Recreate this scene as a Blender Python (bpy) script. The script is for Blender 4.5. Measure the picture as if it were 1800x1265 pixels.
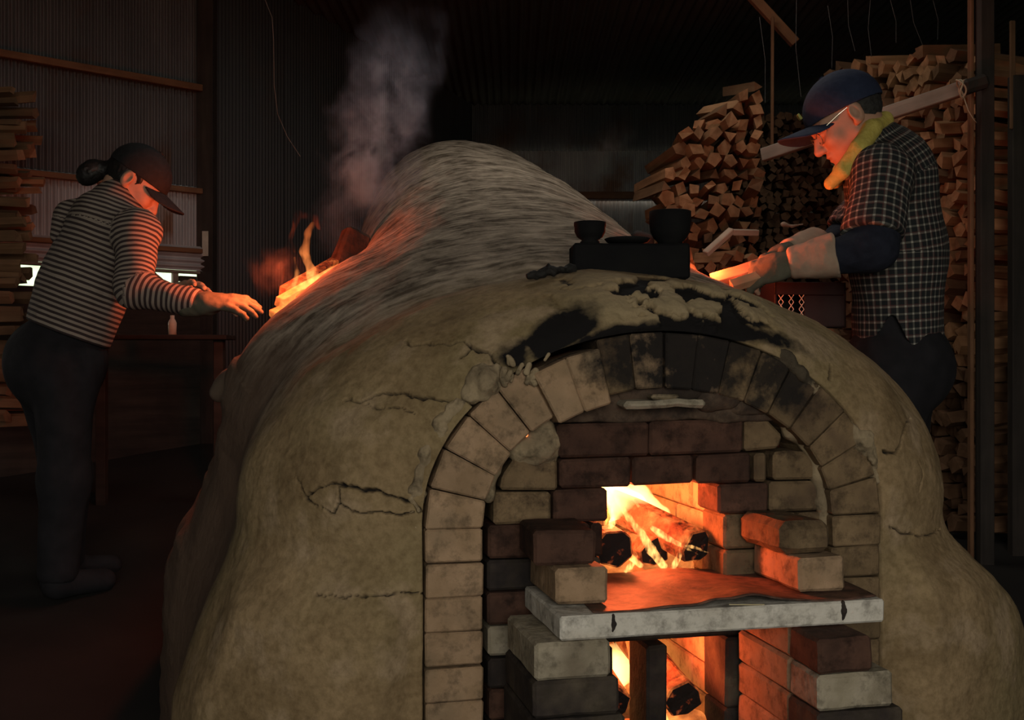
import bpy, bmesh, math, random
import numpy as np
from mathutils import Vector, Matrix, noise as mnoise

# ------------------------------------------------------------------ camera, daylight, exposure
for o in list(bpy.data.objects):
    bpy.data.objects.remove(o, do_unlink=True)
SC = bpy.context.scene
COL = SC.collection
random.seed(7)
RNG = np.random.default_rng(7)

cam_d = bpy.data.cameras.new('camera')
cam_d.lens = 38.0; cam_d.sensor_width = 36.0; cam_d.clip_end = 200
cam = bpy.data.objects.new('camera', cam_d); COL.objects.link(cam)
cam.location = (0, 0, 1.05); cam.rotation_euler = (math.radians(90), 0, 0)
SC.camera = cam

world = bpy.data.worlds.new('overcast_sky'); SC.world = world
world.use_nodes = True
bg = world.node_tree.nodes['Background']
bg.inputs[0].default_value = (1.0, 0.94, 0.83, 1); bg.inputs[1].default_value = 4.2

def portal(name, loc, rot, sx, sy):
    l = bpy.data.lights.new(name, 'AREA'); l.shape = 'RECTANGLE'; l.size = sx; l.size_y = sy
    l.cycles.is_portal = True
    o = bpy.data.objects.new(name, l); COL.objects.link(o)
    o.location = loc; o.rotation_euler = rot
    return o
OPEN = dict(x0=-1.1, x1=2.0, z0=0.6, z1=2.7, y=-1.9)          # the open end of the shed, behind the photographer
VENT = dict(x0=-0.15, x1=0.75, y0=3.6, y1=4.5, z=3.2)        # smoke vent in the roof above the kiln
portal('daylight_doorway', ((OPEN['x0']+OPEN['x1'])/2, OPEN['y'], (OPEN['z0']+OPEN['z1'])/2), (math.radians(90), 0, 0), OPEN['x1']-OPEN['x0'], OPEN['z1']-OPEN['z0'])
portal('daylight_roof_vent', ((VENT['x0']+VENT['x1'])/2, (VENT['y0']+VENT['y1'])/2, VENT['z']), (0, 0, 0), VENT['x1']-VENT['x0'], VENT['y1']-VENT['y0'])

SC.view_settings.view_transform = 'Standard'
SC.view_settings.look = 'None'
SC.view_settings.gamma = 1.0
SC.view_settings.use_curve_mapping = False
SC.view_settings.exposure = 0.0
SC.cycles.use_denoising = True
SC.cycles.max_bounces = 8
SC.cycles.transparent_max_bounces = 16
SC.cycles.volume_bounces = 1
SC.cycles.volume_step_rate = 0.25
SC.cycles.volume_max_steps = 256
SC.cycles.sample_clamp_indirect = 4.0

# ------------------------------------------------------------------ helpers
def tag(o, label=None, cat=None, group=None, kind=None):
    if label: o['label'] = label
    if cat: o['category'] = cat
    if group: o['group'] = group
    if kind: o['kind'] = kind
    return o

def empty(name, loc=(0, 0, 0), rz=0.0):
    o = bpy.data.objects.new(name, None); COL.objects.link(o)
    o.location = loc; o.rotation_euler = (0, 0, rz); o.empty_display_size = .05
    return o

def link(name, me, mat=None, parent=None, loc=None, rot=None, smooth=False):
    o = bpy.data.objects.new(name, me); COL.objects.link(o)
    if mat is not None and not me.materials: me.materials.append(mat)
    if parent is not None: o.parent = parent
    if loc is not None: o.location = loc
    if rot is not None: o.rotation_euler = rot
    if smooth:
        me.polygons.foreach_set('use_smooth', np.ones(len(me.polygons), dtype=bool))
    return o

def mesh(name, verts, faces):
    me = bpy.data.meshes.new(name)
    me.from_pydata([tuple(map(float, v)) for v in verts], [], [tuple(map(int, f)) for f in faces]); me.update()
    return me

def npmesh(name, V, F):
    """fast mesh from numpy arrays, all faces with the same number of corners"""
    me = bpy.data.meshes.new(name)
    n = F.shape[1]
    me.vertices.add(len(V)); me.vertices.foreach_set('co', np.asarray(V, dtype=np.float32).ravel())
    me.loops.add(F.size); me.loops.foreach_set('vertex_index', F.astype(np.int32).ravel())
    me.polygons.add(len(F)); me.polygons.foreach_set('loop_start', np.arange(0, F.size, n, dtype=np.int32))
    me.update(calc_edges=True); me.validate()
    return me

def attr(me, name, vals):
    a = me.attributes.new(name, 'FLOAT', 'POINT'); a.data.foreach_set('value', np.asarray(vals, dtype=np.float32))

def bm_mesh(bm, name):
    bmesh.ops.recalc_face_normals(bm, faces=bm.faces)
    me = bpy.data.meshes.new(name); bm.to_mesh(me); bm.free()
    return me

def box_bm(bm, lo, hi, bevel=0.0):
    r = bmesh.ops.create_cube(bm, size=1.0)
    vs = r['verts']
    for v in vs:
        v.co = Vector([lo[i] + (v.co[i] + .5) * (hi[i] - lo[i]) for i in range(3)])
    if bevel:
        es = {e for v in vs for e in v.link_edges}
        bmesh.ops.bevel(bm, geom=list(es), offset=bevel, segments=1, affect='EDGES', profile=.5)

def box_mesh(name, lo, hi, bevel=0.0):
    bm = bmesh.new(); box_bm(bm, lo, hi, bevel); return bm_mesh(bm, name)

def prism_mesh(name, poly, v0, v1, bevel=.004, jit=0.0):
    """polygon in (u, z) extruded along v: a cut brick"""
    bm = bmesh.new()
    vs = [bm.verts.new((p[0], v0, p[1])) for p in poly]
    f = bm.faces.new(vs)
    r = bmesh.ops.extrude_face_region(bm, geom=[f])
    for g in r['geom']:
        if isinstance(g, bmesh.types.BMVert): g.co.y += v1 - v0
    if jit:
        for v in bm.verts: v.co += Vector((random.uniform(-jit, jit), random.uniform(-jit, jit), random.uniform(-jit, jit)))
    if bevel: bmesh.ops.bevel(bm, geom=list(bm.edges), offset=bevel, segments=1, affect='EDGES', profile=.5)
    return bm_mesh(bm, name)

def tube_mesh(name, pts, rad, sides=8, cap=True):
    """swept tube; rad a number or one radius per point"""
    P = [Vector(p) for p in pts]; n = len(P)
    R = [rad] * n if isinstance(rad, (int, float)) else list(rad)
    V, F = [], []
    up = Vector((0.13, .2, 1)).normalized()
    prev = None
    for i in range(n):
        t = (P[min(i + 1, n - 1)] - P[max(i - 1, 0)]).normalized()
        a = (prev if prev is not None else up) ; a = (a - t * a.dot(t))
        if a.length < 1e-4: a = Vector((1, 0, 0)) - t * t.x
        a.normalize(); b = t.cross(a); prev = a
        for k in range(sides):
            q = 2 * math.pi * k / sides
            V.append(P[i] + (a * math.cos(q) + b * math.sin(q)) * R[i])
    for i in range(n - 1):
        for k in range(sides):
            k2 = (k + 1) % sides
            F.append((i * sides + k, i * sides + k2, (i + 1) * sides + k2, (i + 1) * sides + k))
    if cap:
        F.append(tuple(range(sides))[::-1]); F.append(tuple((n - 1) * sides + k for k in range(sides)))
    return mesh(name, V, F)

def lathe_mesh(name, prof, seg=36):
    V, F = [], []
    n = len(prof)
    for k in range(seg):
        q = 2 * math.pi * k / seg
        for r, z in prof: V.append((r * math.cos(q), r * math.sin(q), z))
    for k in range(seg):
        k2 = (k + 1) % seg
        for i in range(n - 1):
            F.append((k * n + i, k2 * n + i, k2 * n + i + 1, k * n + i + 1))
    me = mesh(name, V, F)
    bm = bmesh.new(); bm.from_mesh(me); bmesh.ops.remove_doubles(bm, verts=bm.verts, dist=1e-5)
    bmesh.ops.recalc_face_normals(bm, faces=bm.faces); bm.to_mesh(me); bm.free()
    return me

# value noise on numpy points, about -1..1
_T = RNG.random((64, 64, 64)).astype(np.float32) * 2 - 1
def vnoise(P, scale=1.0, seed=0):
    p = np.asarray(P, dtype=np.float32) * scale + np.float32(seed * 7.31 + 100.0)
    i = np.floor(p).astype(np.int32); f = p - i; f = f * f * (3 - 2 * f)
    i &= 63; j = (i + 1) & 63
    out = 0
    for dx in (0, 1):
        wx = f[:, 0] if dx else 1 - f[:, 0]; ix = j[:, 0] if dx else i[:, 0]
        for dy in (0, 1):
            wy = f[:, 1] if dy else 1 - f[:, 1]; iy = j[:, 1] if dy else i[:, 1]
            for dz in (0, 1):
                wz = f[:, 2] if dz else 1 - f[:, 2]; iz = j[:, 2] if dz else i[:, 2]
                out = out + _T[ix, iy, iz] * wx * wy * wz
    return out
def fbm(P, scale=1.0, oct=4, seed=0):
    s = 0; a = 1.0; t = 0
    for k in range(oct):
        s = s + a * vnoise(P, scale * 2 ** k, seed + k); t += a; a *= .5
    return s / t
def sstep(a, b, x):
    t = np.clip((x - a) / (b - a), 0, 1); return t * t * (3 - 2 * t)

# ------------------------------------------------------------------ implicit surfaces for figures and lumps
def smin(a, b, k):
    h = np.clip(.5 + .5 * (b - a) / k, 0, 1); return b + (a - b) * h - k * h * (1 - h)
def smax(a, b, k): return -smin(-a, -b, k)
def cap(p, a, b, ra, rb=None):
    rb = ra if rb is None else rb
    a = np.asarray(a, dtype=np.float32); b = np.asarray(b, dtype=np.float32)
    ba = b - a; pa = p - a
    h = np.clip(pa @ ba / max(float(ba @ ba), 1e-9), 0, 1)
    d = pa - h[:, None] * ba
    return np.sqrt((d * d).sum(1)) - (ra + (rb - ra) * h)
def ell(p, c, r, R=None):
    q = p - np.asarray(c, dtype=np.float32)
    if R is not None: q = q @ np.asarray(R, dtype=np.float32).T      # rows of R are the ellipsoid's axes
    r = np.asarray(r, dtype=np.float32)
    k0 = np.sqrt(((q / r) ** 2).sum(1)); k1 = np.sqrt(((q / (r * r)) ** 2).sum(1))
    return k0 * (k0 - 1) / np.maximum(k1, 1e-6)
def flat(p, c, axis, k):
    """points stretched by 1/k along axis about c: a shape evaluated on them comes out k times as thick there"""
    a = np.asarray(axis, dtype=np.float32); a = a / np.linalg.norm(a)
    q = p - np.asarray(c, dtype=np.float32)
    return p + (q @ a)[:, None] * a * (1 / k - 1)

def sdf_mesh(name, fn, lo, hi, h, B=8):
    lo = np.asarray(lo, dtype=np.float32); hi = np.asarray(hi, dtype=np.float32)
    nb = np.ceil((hi - lo) / (h * B)).astype(int) + 1
    n = nb * B
    g = np.stack(np.meshgrid(*[np.arange(k) for k in nb], indexing='ij'), -1).reshape(-1, 3)
    cen = lo + (g * B + B / 2) * h
    d = fn(cen.astype(np.float32))
    act = np.abs(d) < h * B * .87 * 1.7 + .004
    big = np.where(d < 0, -1e3, 1e3).astype(np.float32).reshape(nb)
    V = np.repeat(np.repeat(np.repeat(big, B, 0), B, 1), B, 2)
    ga = g[act]
    off = np.stack(np.meshgrid(*[np.arange(B)] * 3, indexing='ij'), -1).reshape(-1, 3)
    for c0 in range(0, len(ga), 400):
        idx = (ga[c0:c0 + 400, None, :] * B + off[None]).reshape(-1, 3)
        V[idx[:, 0], idx[:, 1], idx[:, 2]] = fn((lo + idx * h).astype(np.float32))
    s = (V < 0)
    cnt = np.zeros(tuple(n - 1), dtype=np.int8)
    for dx in (0, 1):
        for dy in (0, 1):
            for dz in (0, 1):
                cnt += s[dx:n[0] - 1 + dx, dy:n[1] - 1 + dy, dz:n[2] - 1 + dz]
    mix = (cnt > 0) & (cnt < 8)
    cell = np.argwhere(mix)
    ids = np.full(tuple(n - 1), -1, dtype=np.int32); ids[mix] = np.arange(len(cell))
    acc = np.zeros((len(cell), 3)); num = np.zeros(len(cell))
    corners = [(0,0,0),(1,0,0),(0,1,0),(1,1,0),(0,0,1),(1,0,1),(0,1,1),(1,1,1)]
    val = [V[cell[:,0]+c[0], cell[:,1]+c[1], cell[:,2]+c[2]] for c in corners]
    for a in range(8):
        for b in range(a + 1, 8):
            df = [corners[b][k] - corners[a][k] for k in range(3)]
            if sum(abs(x) for x in df) != 1: continue
            m = (val[a] < 0) != (val[b] < 0)
            va, vb = np.clip(val[a][m], -h*2, h*2), np.clip(val[b][m], -h*2, h*2)
            t = va / (va - vb)
            acc[m] += np.array(corners[a]) + t[:, None] * np.array(df); num[m] += 1
    P = lo + (cell + acc / num[:, None]) * h
    F = []
    for ax in range(3):
        sl0 = [slice(None)] * 3; sl1 = [slice(None)] * 3
        sl0[ax] = slice(0, n[ax] - 1); sl1[ax] = slice(1, n[ax])
        A, Bv = s[tuple(sl0)], s[tuple(sl1)]
        e = np.argwhere(A != Bv)
        o1, o2 = (ax + 1) % 3, (ax + 2) % 3
        ok = (e[:, o1] > 0) & (e[:, o2] > 0) & (e[:, o1] < n[o1] - 1) & (e[:, o2] < n[o2] - 1)
        e = e[ok]
        def cid(d1, d2):
            q = e.copy(); q[:, o1] -= d1; q[:, o2] -= d2
            return ids[q[:, 0], q[:, 1], q[:, 2]]
        quad = np.stack([cid(1, 1), cid(0, 1), cid(0, 0), cid(1, 0)], 1)
        inside = A[e[:, 0], e[:, 1], e[:, 2]]
        quad[~inside] = quad[~inside][:, ::-1]
        F.append(quad)
    F = np.concatenate(F); F = F[(F >= 0).all(1)]
    me = npmesh(name, P, F)
    me.polygons.foreach_set('use_smooth', np.ones(len(me.polygons), dtype=bool))
    return me, P

# ------------------------------------------------------------------ materials
class G:
    def __init__(s, name):
        s.m = bpy.data.materials.new(name); s.m.use_nodes = True
        s.t = s.m.node_tree; s.t.nodes.clear()
        s.out = s.t.nodes.new('ShaderNodeOutputMaterial')
    def n(s, typ, ins=None, **props):
        nd = s.t.nodes.new('ShaderNode' + typ)
        for k, v in props.items(): setattr(nd, k, v)
        for k, v in (ins or {}).items(): s.put(nd.inputs[k], v)
        return nd
    def put(s, sock, v):
        if isinstance(v, bpy.types.NodeSocket): s.t.links.new(v, sock)
        elif isinstance(v, bpy.types.Node): s.t.links.new(v.outputs[0], sock)
        else:
            if isinstance(v, (tuple, list)) and len(v) == 3 and len(sock.default_value) == 4: v = (*v, 1)
            sock.default_value = v
    def math(s, op, a, b=0.0, clamp=False):
        nd = s.n('Math', operation=op, use_clamp=clamp); s.put(nd.inputs[0], a); s.put(nd.inputs[1], b); return nd.outputs[0]
    def mix(s, f, a, b, mode='MIX'):
        nd = s.n('MixRGB', blend_type=mode); s.put(nd.inputs[0], f); s.put(nd.inputs[1], a); s.put(nd.inputs[2], b); return nd.outputs[0]
    def ramp(s, f, stops):
        nd = s.n('ValToRGB'); s.put(nd.inputs[0], f)
        el = nd.color_ramp.elements
        while len(el) < len(stops): el.new(.5)
        for e, (p, c) in zip(el, stops):
            e.position = p; e.color = (*c, 1) if len(c) == 3 else c
        return nd.outputs[0]
    def coord(s, which='Object', obj=None):
        nd = s.n('TexCoord')
        if obj is not None: nd.object = obj
        return nd.outputs[which]
    def scale(s, vec, sc):
        nd = s.n('Mapping'); s.put(nd.inputs['Vector'], vec); nd.inputs['Scale'].default_value = sc; return nd.outputs[0]
    def noise(s, vec, scale, detail=4, rough=.55, out=0):
        return s.n('TexNoise', {'Vector': vec, 'Scale': scale, 'Detail': detail, 'Roughness': rough}).outputs[out]
    def attr(s, name): return s.n('Attribute', attribute_name=name).outputs['Fac']
    def rnd(s): return s.n('ObjectInfo').outputs['Random']
    def principled(s, col, rough=.9, bump=None, bs=.3, bd=.01, metal=0.0, spec=.3, emit=None, estr=0.0):
        p = s.n('BsdfPrincipled')
        s.put(p.inputs['Base Color'], col); s.put(p.inputs['Roughness'], rough); s.put(p.inputs['Metallic'], metal)
        s.put(p.inputs['Specular IOR Level'], spec)
        if bump is not None:
            b = s.n('Bump', {'Height': bump, 'Strength': bs, 'Distance': bd}); s.put(p.inputs['Normal'], b)
        if emit is not None:
            s.put(p.inputs['Emission Color'], emit); s.put(p.inputs['Emission Strength'], estr)
        s.t.links.new(p.outputs[0], s.out.inputs['Surface'])
        return s.m

def simple(name, c1, c2, scale=6, rough=.9, bump=.3, detail=5, metal=0.0, bd=.01, spec=.3, rnd=0.0):
    g = G(name); co = g.coord('Object')
    nz = g.noise(co, scale, detail)
    col = g.mix(g.ramp(nz, [(.3, (0, 0, 0)), (.7, (1, 1, 1))]), c1, c2)
    if rnd:
        col = g.mix(1.0, col, g.ramp(g.rnd(), [(0, (1 - rnd,) * 3), (1, (1 + rnd,) * 3)]), 'MULTIPLY')
    return g.principled(col, rough, nz, bump, bd, metal, spec)

# ------------------------------------------------------------------ the shed
def make_iron(name, c1, c2, rust):
    g = G(name); co = g.coord('Object')
    nz = g.noise(g.scale(co, (1, 1, .35)), 5, 6)
    col = g.mix(g.ramp(nz, [(.35, (0, 0, 0)), (.65, (1, 1, 1))]), c1, c2)
    nr = g.noise(co, 2.2, 6)
    col = g.mix(g.ramp(nr, [(.52, (0, 0, 0)), (.7, (1, 1, 1))]), col, rust)
    return g.principled(col, .55, nz, .15, .004, .0, .4)
M_IRON = make_iron('corrugated_iron', (.27, .28, .29), (.39, .40, .41), (.17, .095, .06))
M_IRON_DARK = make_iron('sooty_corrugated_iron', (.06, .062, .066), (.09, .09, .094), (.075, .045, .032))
M_IRON_BACK = make_iron('back_corrugated_iron', (.26, .26, .26), (.40, .39, .37), (.20, .11, .07))

def make_wood(name, c1, c2, sc=(1, 1, 1), grain=30, rnd=.25, rough=.85):
    """long axis of the piece is its local x"""
    g = G(name); co = g.coord('Object')
    v = g.n('VectorMath', operation='ADD'); g.put(v.inputs[0], co)
    rr = g.n('CombineXYZ'); r = g.rnd(); g.put(rr.inputs[0], g.math('MULTIPLY', r, 37.0)); g.put(rr.inputs[1], g.math('MULTIPLY', r, 11.0)); g.put(v.inputs[1], rr)
    m = g.scale(v.outputs[0], (.08 * sc[0], 1 * sc[1], 1 * sc[2]))
    nz = g.noise(m, grain, 6, .6)
    big = g.noise(v.outputs[0], 7, 3)
    col = g.mix(g.ramp(nz, [(.3, (0, 0, 0)), (.7, (1, 1, 1))]), c1, c2)
    col = g.mix(g.ramp(big, [(.35, (.65,) * 3), (.65, (1.15,) * 3)]), (1, 1, 1), col, 'MULTIPLY') if False else g.mix(1.0, col, g.ramp(big, [(.3, (.6,) * 3), (.7, (1.0,) * 3)]), 'MULTIPLY')
    col = g.mix(1.0, col, g.ramp(r, [(0, (1 - rnd,) * 3), (.5, (1, .95, .9)), (1, (1.0, 1.0, 1.0))]), 'MULTIPLY')
    return g.principled(col, rough, nz, .5, .004)
M_PURLIN = make_wood('brown_timber', (.16, .075, .035), (.24, .13, .07))
M_POST = make_wood('dark_post_timber', (.022, .018, .016), (.05, .04, .033), (1, 1, 1), 25)
M_GREYWOOD = make_wood('weathered_grey_timber', (.20, .175, .14), (.32, .285, .235), (1, 1, 1), 22)
M_EARTH = simple('trodden_earth', (.007, .006, .005), (.016, .013, .011), 3, .95, .6)  # near-black, so the unlit floor's shade is put into the colour

def corr_mesh(name, w, h, pitch=.032, amp=.0085, along='v'):
    """sheet w wide (x), h tall (z); waves along v (vertical ridges) or h (level ridges)"""
    if along == 'v':
        n = int(w / pitch * 8) + 1
        x = np.linspace(0, w, n); y = amp * np.sin(2 * np.pi * x / pitch)
        V = np.concatenate([np.c_[x, y, np.zeros(n)], np.c_[x, y, np.full(n, h)]])
    else:
        n = int(h / pitch * 8) + 1
        z = np.linspace(0, h, n); y = amp * np.sin(2 * np.pi * z / pitch)
        V = np.concatenate([np.c_[np.zeros(n), y, z], np.c_[np.full(n, w), y, z]])
    i = np.arange(n - 1)
    F = np.stack([i, i + 1, i + 1 + n, i + n], 1)
    me = npmesh(name, V, F)
    me.polygons.foreach_set('use_smooth', np.ones(len(me.polygons), dtype=bool))
    return me

def sheets(parent, x0, x1, z0, z1, mat, y=0.0, wide=.72, along='v', pitch=.032, amp=.0085):
    x = x0; k = 0; cache = {}
    while x < x1 - .01:
        w = min(wide, x1 - x)
        key = round(w, 3)
        if key not in cache: cache[key] = corr_mesh('corrugated_sheet', w + .03, z1 - z0, pitch, amp, along)
        link('corrugated_sheet', cache[key], mat, parent, (x, y + .003 * (k % 2), z0)); x += w; k += 1

def bar(name, p, q, w, h, mat, parent=None, roll=0.0, bevel=.003, twist=0.0):
    """squared timber from p to q: local x runs along it, w across, h up"""
    p, q = Vector(p), Vector(q); L = (q - p).length
    me = box_mesh(name, (0, -w / 2, -h / 2), (L, w / 2, h / 2), bevel)
    o = link(name, me, mat, parent)
    xa = (q - p).normalized(); ya = Vector((0, 0, 1)).cross(xa)
    if ya.length < 1e-3: ya = Vector((0, 1, 0))
    ya.normalize(); za = xa.cross(ya)
    R = Matrix((xa, ya, za)).transposed() @ Matrix.Rotation(roll, 3, 'X')
    o.matrix_local = Matrix.Translation(p) @ R.to_4x4()
    return o

def floor_z(x, y):
    return np.clip((y - 2.0) * .17, 0, 1.3)
nx, ny = 90, 110
gx, gy = np.meshgrid(np.linspace(-5.3, 4.2, nx), np.linspace(-2.2, 9.3, ny))
P = np.c_[gx.ravel(), gy.ravel(), np.zeros(gx.size)]
P[:, 2] = floor_z(P[:, 0], P[:, 1]) + .02 * fbm(P, 1.5, 4)
i = np.arange(nx - 1)[None] + np.arange(ny - 1)[:, None] * nx
F = np.stack([i, i + 1, i + 1 + nx, i + nx], -1).reshape(-1, 4)
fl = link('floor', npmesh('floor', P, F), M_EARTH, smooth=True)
tag(fl, 'dark trodden earth floor rising towards the back of the shed', kind='structure')

# left wall, standing askew to the view
LA = np.array([-2.37, 5.0]); LD = np.array([.755, .656]); LD = LD / np.linalg.norm(LD)
lw_rz = math.atan2(LD[1], LD[0])
lw = empty('wall_left', (LA[0], LA[1], 0), lw_rz)
tag(lw, 'corrugated iron wall with a long low window band behind the striped worker', kind='structure')
S0, S1 = -3.5, .975
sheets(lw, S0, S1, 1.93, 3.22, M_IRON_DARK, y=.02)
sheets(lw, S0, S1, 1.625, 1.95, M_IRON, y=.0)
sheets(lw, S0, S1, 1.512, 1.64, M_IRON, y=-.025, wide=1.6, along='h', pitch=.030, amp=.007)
link('sill_board', box_mesh('sill_board', (S0, -.02, .1), (S1, .03, 1.398), .004), M_POST, lw)
for (a, b, z, hh, nm) in ((S0, S1, 1.925, .028, 'trim_1'), (S0, S1, 1.614, .024, 'trim_2'), (S0, S1, 2.46, .035, 'trim_3')):
    p = LA + LD * a; q = LA + LD * b
    nrm = np.array([LD[1], -LD[0]]) * .035
    o = bar(nm, (p[0] + nrm[0], p[1] + nrm[1], z), (q[0] + nrm[0], q[1] + nrm[1], z), .03, hh, M_PURLIN)
    tag(o, {'trim_1': 'brown timber rail across the corrugated wall behind the worker', 'trim_2': 'brown timber rail just above the window band', 'trim_3': 'high brown timber rail on the corrugated wall'}[nm], kind='structure')
w1 = empty('window_1', (LA[0], LA[1], 0), lw_rz)
tag(w1, 'long low unglazed window band open to green daylight', kind='structure')
link('window_frame', box_mesh('window_frame', (S0, -.02, 1.497), (S1, .02, 1.512), .002), M_GREYWOOD, w1)
for sx in (-2.6, -1.4, -.5, .83):
    link('mullion', box_mesh('mullion', (sx, -.012, 1.39), (sx + .03, .012, 1.505), .002), M_GREYWOOD, w1)
link('shutter_bar', box_mesh('shutter_bar', (.862, -.02, 1.455), (.955, .0, 1.483), .002), M_POST, w1)
pe = LA + LD * 1.02
pst = bar('corner_post', (pe[0], pe[1], .1), (pe[0], pe[1], 3.2), .085, .085, M_POST)
tag(pst, 'dark corner post with a pale metal plate beside the window band', 'post')
link('metal_plate', box_mesh('metal_plate', (1.49, -.049, -.02), (1.62, -.043, .012), .001), simple('pale_metal_plate', (.35, .34, .28), (.5, .5, .42), 20), pst)
for k in range(2): pst.children[0].rotation_euler = (0, 0, 0)

wr = empty('wall_side', (pe[0], pe[1], 0), math.atan2(9.05 - pe[1], -.35 - pe[0]))
tag(wr, 'dark corrugated wall running back behind the kiln', kind='structure')
sheets(wr, 0, 3.7, .1, 3.22, make_iron('black_corrugated_iron', (.010, .011, .013), (.020, .021, .024), (.022, .014, .010)))  # near-black base colour over the whole wall

bw = empty('wall_back', (-2.6, 9.1, 0), 0)
tag(bw, 'far corrugated iron wall behind the kiln', kind='structure')
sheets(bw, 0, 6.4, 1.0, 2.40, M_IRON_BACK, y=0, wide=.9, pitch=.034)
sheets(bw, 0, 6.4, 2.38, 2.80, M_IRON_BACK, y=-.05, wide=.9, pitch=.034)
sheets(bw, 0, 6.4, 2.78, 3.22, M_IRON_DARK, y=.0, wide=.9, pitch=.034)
o = bar('trim_4', (-2.6, 9.03, 2.425), (3.8, 9.03, 2.425), .03, .06, M_PURLIN); tag(o, 'reddish brown rail across the far corrugated wall', kind='structure')
wl2 = empty('wall_left_front', (-5.02, -1.9, 0), math.radians(90)); tag(wl2, 'dark corrugated side wall of the shed by the open end', kind='structure')
sheets(wl2, 0, 4.65, 0, 3.22, M_IRON_DARK, wide=1.2, pitch=.07, amp=.012)
wr2 = empty('wall_right', (3.75, -1.9, 0), math.radians(90)); tag(wr2, 'dark corrugated wall behind the stacked firewood', kind='structure')
sheets(wr2, 0, 11.1, 0, 3.22, M_IRON_DARK, wide=1.2, pitch=.07, amp=.012)
wf = empty('wall_front', (0, OPEN['y'], 0)); tag(wf, 'corrugated front wall around the open end of the shed', kind='structure')
sheets(wf, -5.0, OPEN['x0'], 0, 3.22, M_IRON_DARK, wide=1.1, pitch=.07, amp=.012)
sheets(wf, OPEN['x1'], 3.75, 0, 3.22, M_IRON_DARK, wide=1.1, pitch=.07, amp=.012)
sheets(wf, OPEN['x0'], OPEN['x1'], OPEN['z1'], 3.22, M_IRON_DARK, wide=1.1, pitch=.07, amp=.012)
sheets(wf, OPEN['x0'], OPEN['x1'], 0, OPEN['z0'], M_IRON_DARK, wide=1.1, pitch=.07, amp=.012)

# roof: sheets laid with their ridges running front to back
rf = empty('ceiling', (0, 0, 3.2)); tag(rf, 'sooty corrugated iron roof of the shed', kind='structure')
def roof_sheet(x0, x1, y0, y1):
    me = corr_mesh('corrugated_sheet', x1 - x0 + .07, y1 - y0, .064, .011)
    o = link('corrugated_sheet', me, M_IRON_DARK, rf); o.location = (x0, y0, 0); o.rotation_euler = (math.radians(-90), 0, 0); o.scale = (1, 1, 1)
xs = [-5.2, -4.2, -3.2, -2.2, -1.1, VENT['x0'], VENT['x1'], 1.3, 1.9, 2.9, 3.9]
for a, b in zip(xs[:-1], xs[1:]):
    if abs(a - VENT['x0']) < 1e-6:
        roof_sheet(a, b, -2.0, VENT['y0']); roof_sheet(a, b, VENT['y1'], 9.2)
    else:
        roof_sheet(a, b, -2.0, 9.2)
for o in rf.children:      # local z of a sheet must run towards +y
    o.rotation_euler = (math.radians(-90), 0, 0)
    o.location.y = o.location.y

# outdoors beyond the window band
hn = 80
hx, hz = np.meshgrid(np.linspace(-22, 4, hn), np.linspace(0, 1, 50))
HP = np.c_[hx.ravel(), 24 + 10 * hz.ravel(), -1 + 6.0 * hz.ravel()]
HP[:, 2] += .9 * fbm(HP, .35, 4); HP[:, 1] += .8 * fbm(HP, .8, 3, 5)
i = np.arange(hn - 1)[None] + np.arange(49)[:, None] * hn
hill = link('hill_outside', npmesh('hill_outside', HP, np.stack([i, i + 1, i + 1 + hn, i + hn], -1).reshape(-1, 4)), simple('pale_summer_foliage', (.20, .30, .18), (.40, .50, .36), 1.2, .9, .2), smooth=True)
tag(hill, 'pale green hillside outside the window band', kind='structure')
og = link('ground_outside', mesh('ground_outside', [(-60, -40, -.3), (60, -40, -.3), (60, 60, -.3), (-60, 60, -.3)], [(0, 1, 2, 3)]), simple('dry_grass_ground', (.16, .17, .10), (.28, .27, .17), .8))
tag(og, 'open ground around the shed', kind='structure')

# ------------------------------------------------------------------ the kiln
KTH = math.radians(13); KC, KS = math.cos(KTH), math.sin(KTH)
KLOC = (.31, 2.205, 0)
def kw(u, v, z): return Vector((KLOC[0] + KC * u - KS * v, KLOC[1] + KS * u + KC * v, z))
kiln = empty('wood_fired_kiln', KLOC, KTH)
tag(kiln, 'long humped clay kiln with a brick arch and bricked-up stoke hole', 'kiln')

def kiln_co(g): return g.coord('Object', kiln)
def soot_mask(g):
    """smoke stain that has crept out round the crown of the arch"""
    co = kiln_co(g)
    sep = g.n('SeparateXYZ', {0: co})
    nz = g.noise(co, 9, 5, .65); nf = g.noise(co, 34, 4, .6)
    du = g.math('DIVIDE', g.math('SUBTRACT', sep.outputs[0], .135), .30)
    dz = g.math('DIVIDE', g.math('SUBTRACT', sep.outputs[2], 1.075), .12)
    d = g.math('ADD', g.math('MULTIPLY', du, du), g.math('MULTIPLY', dz, dz))
    d = g.math('SUBTRACT', 1.35, d)
    d = g.math('ADD', d, g.math('MULTIPLY', g.math('SUBTRACT', nz, .5), 5.0))
    d = g.math('ADD', d, g.math('MULTIPLY', g.math('SUBTRACT', nf, .5), 1.6))
    return g.math('MULTIPLY', d, 1.1, True)

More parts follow.
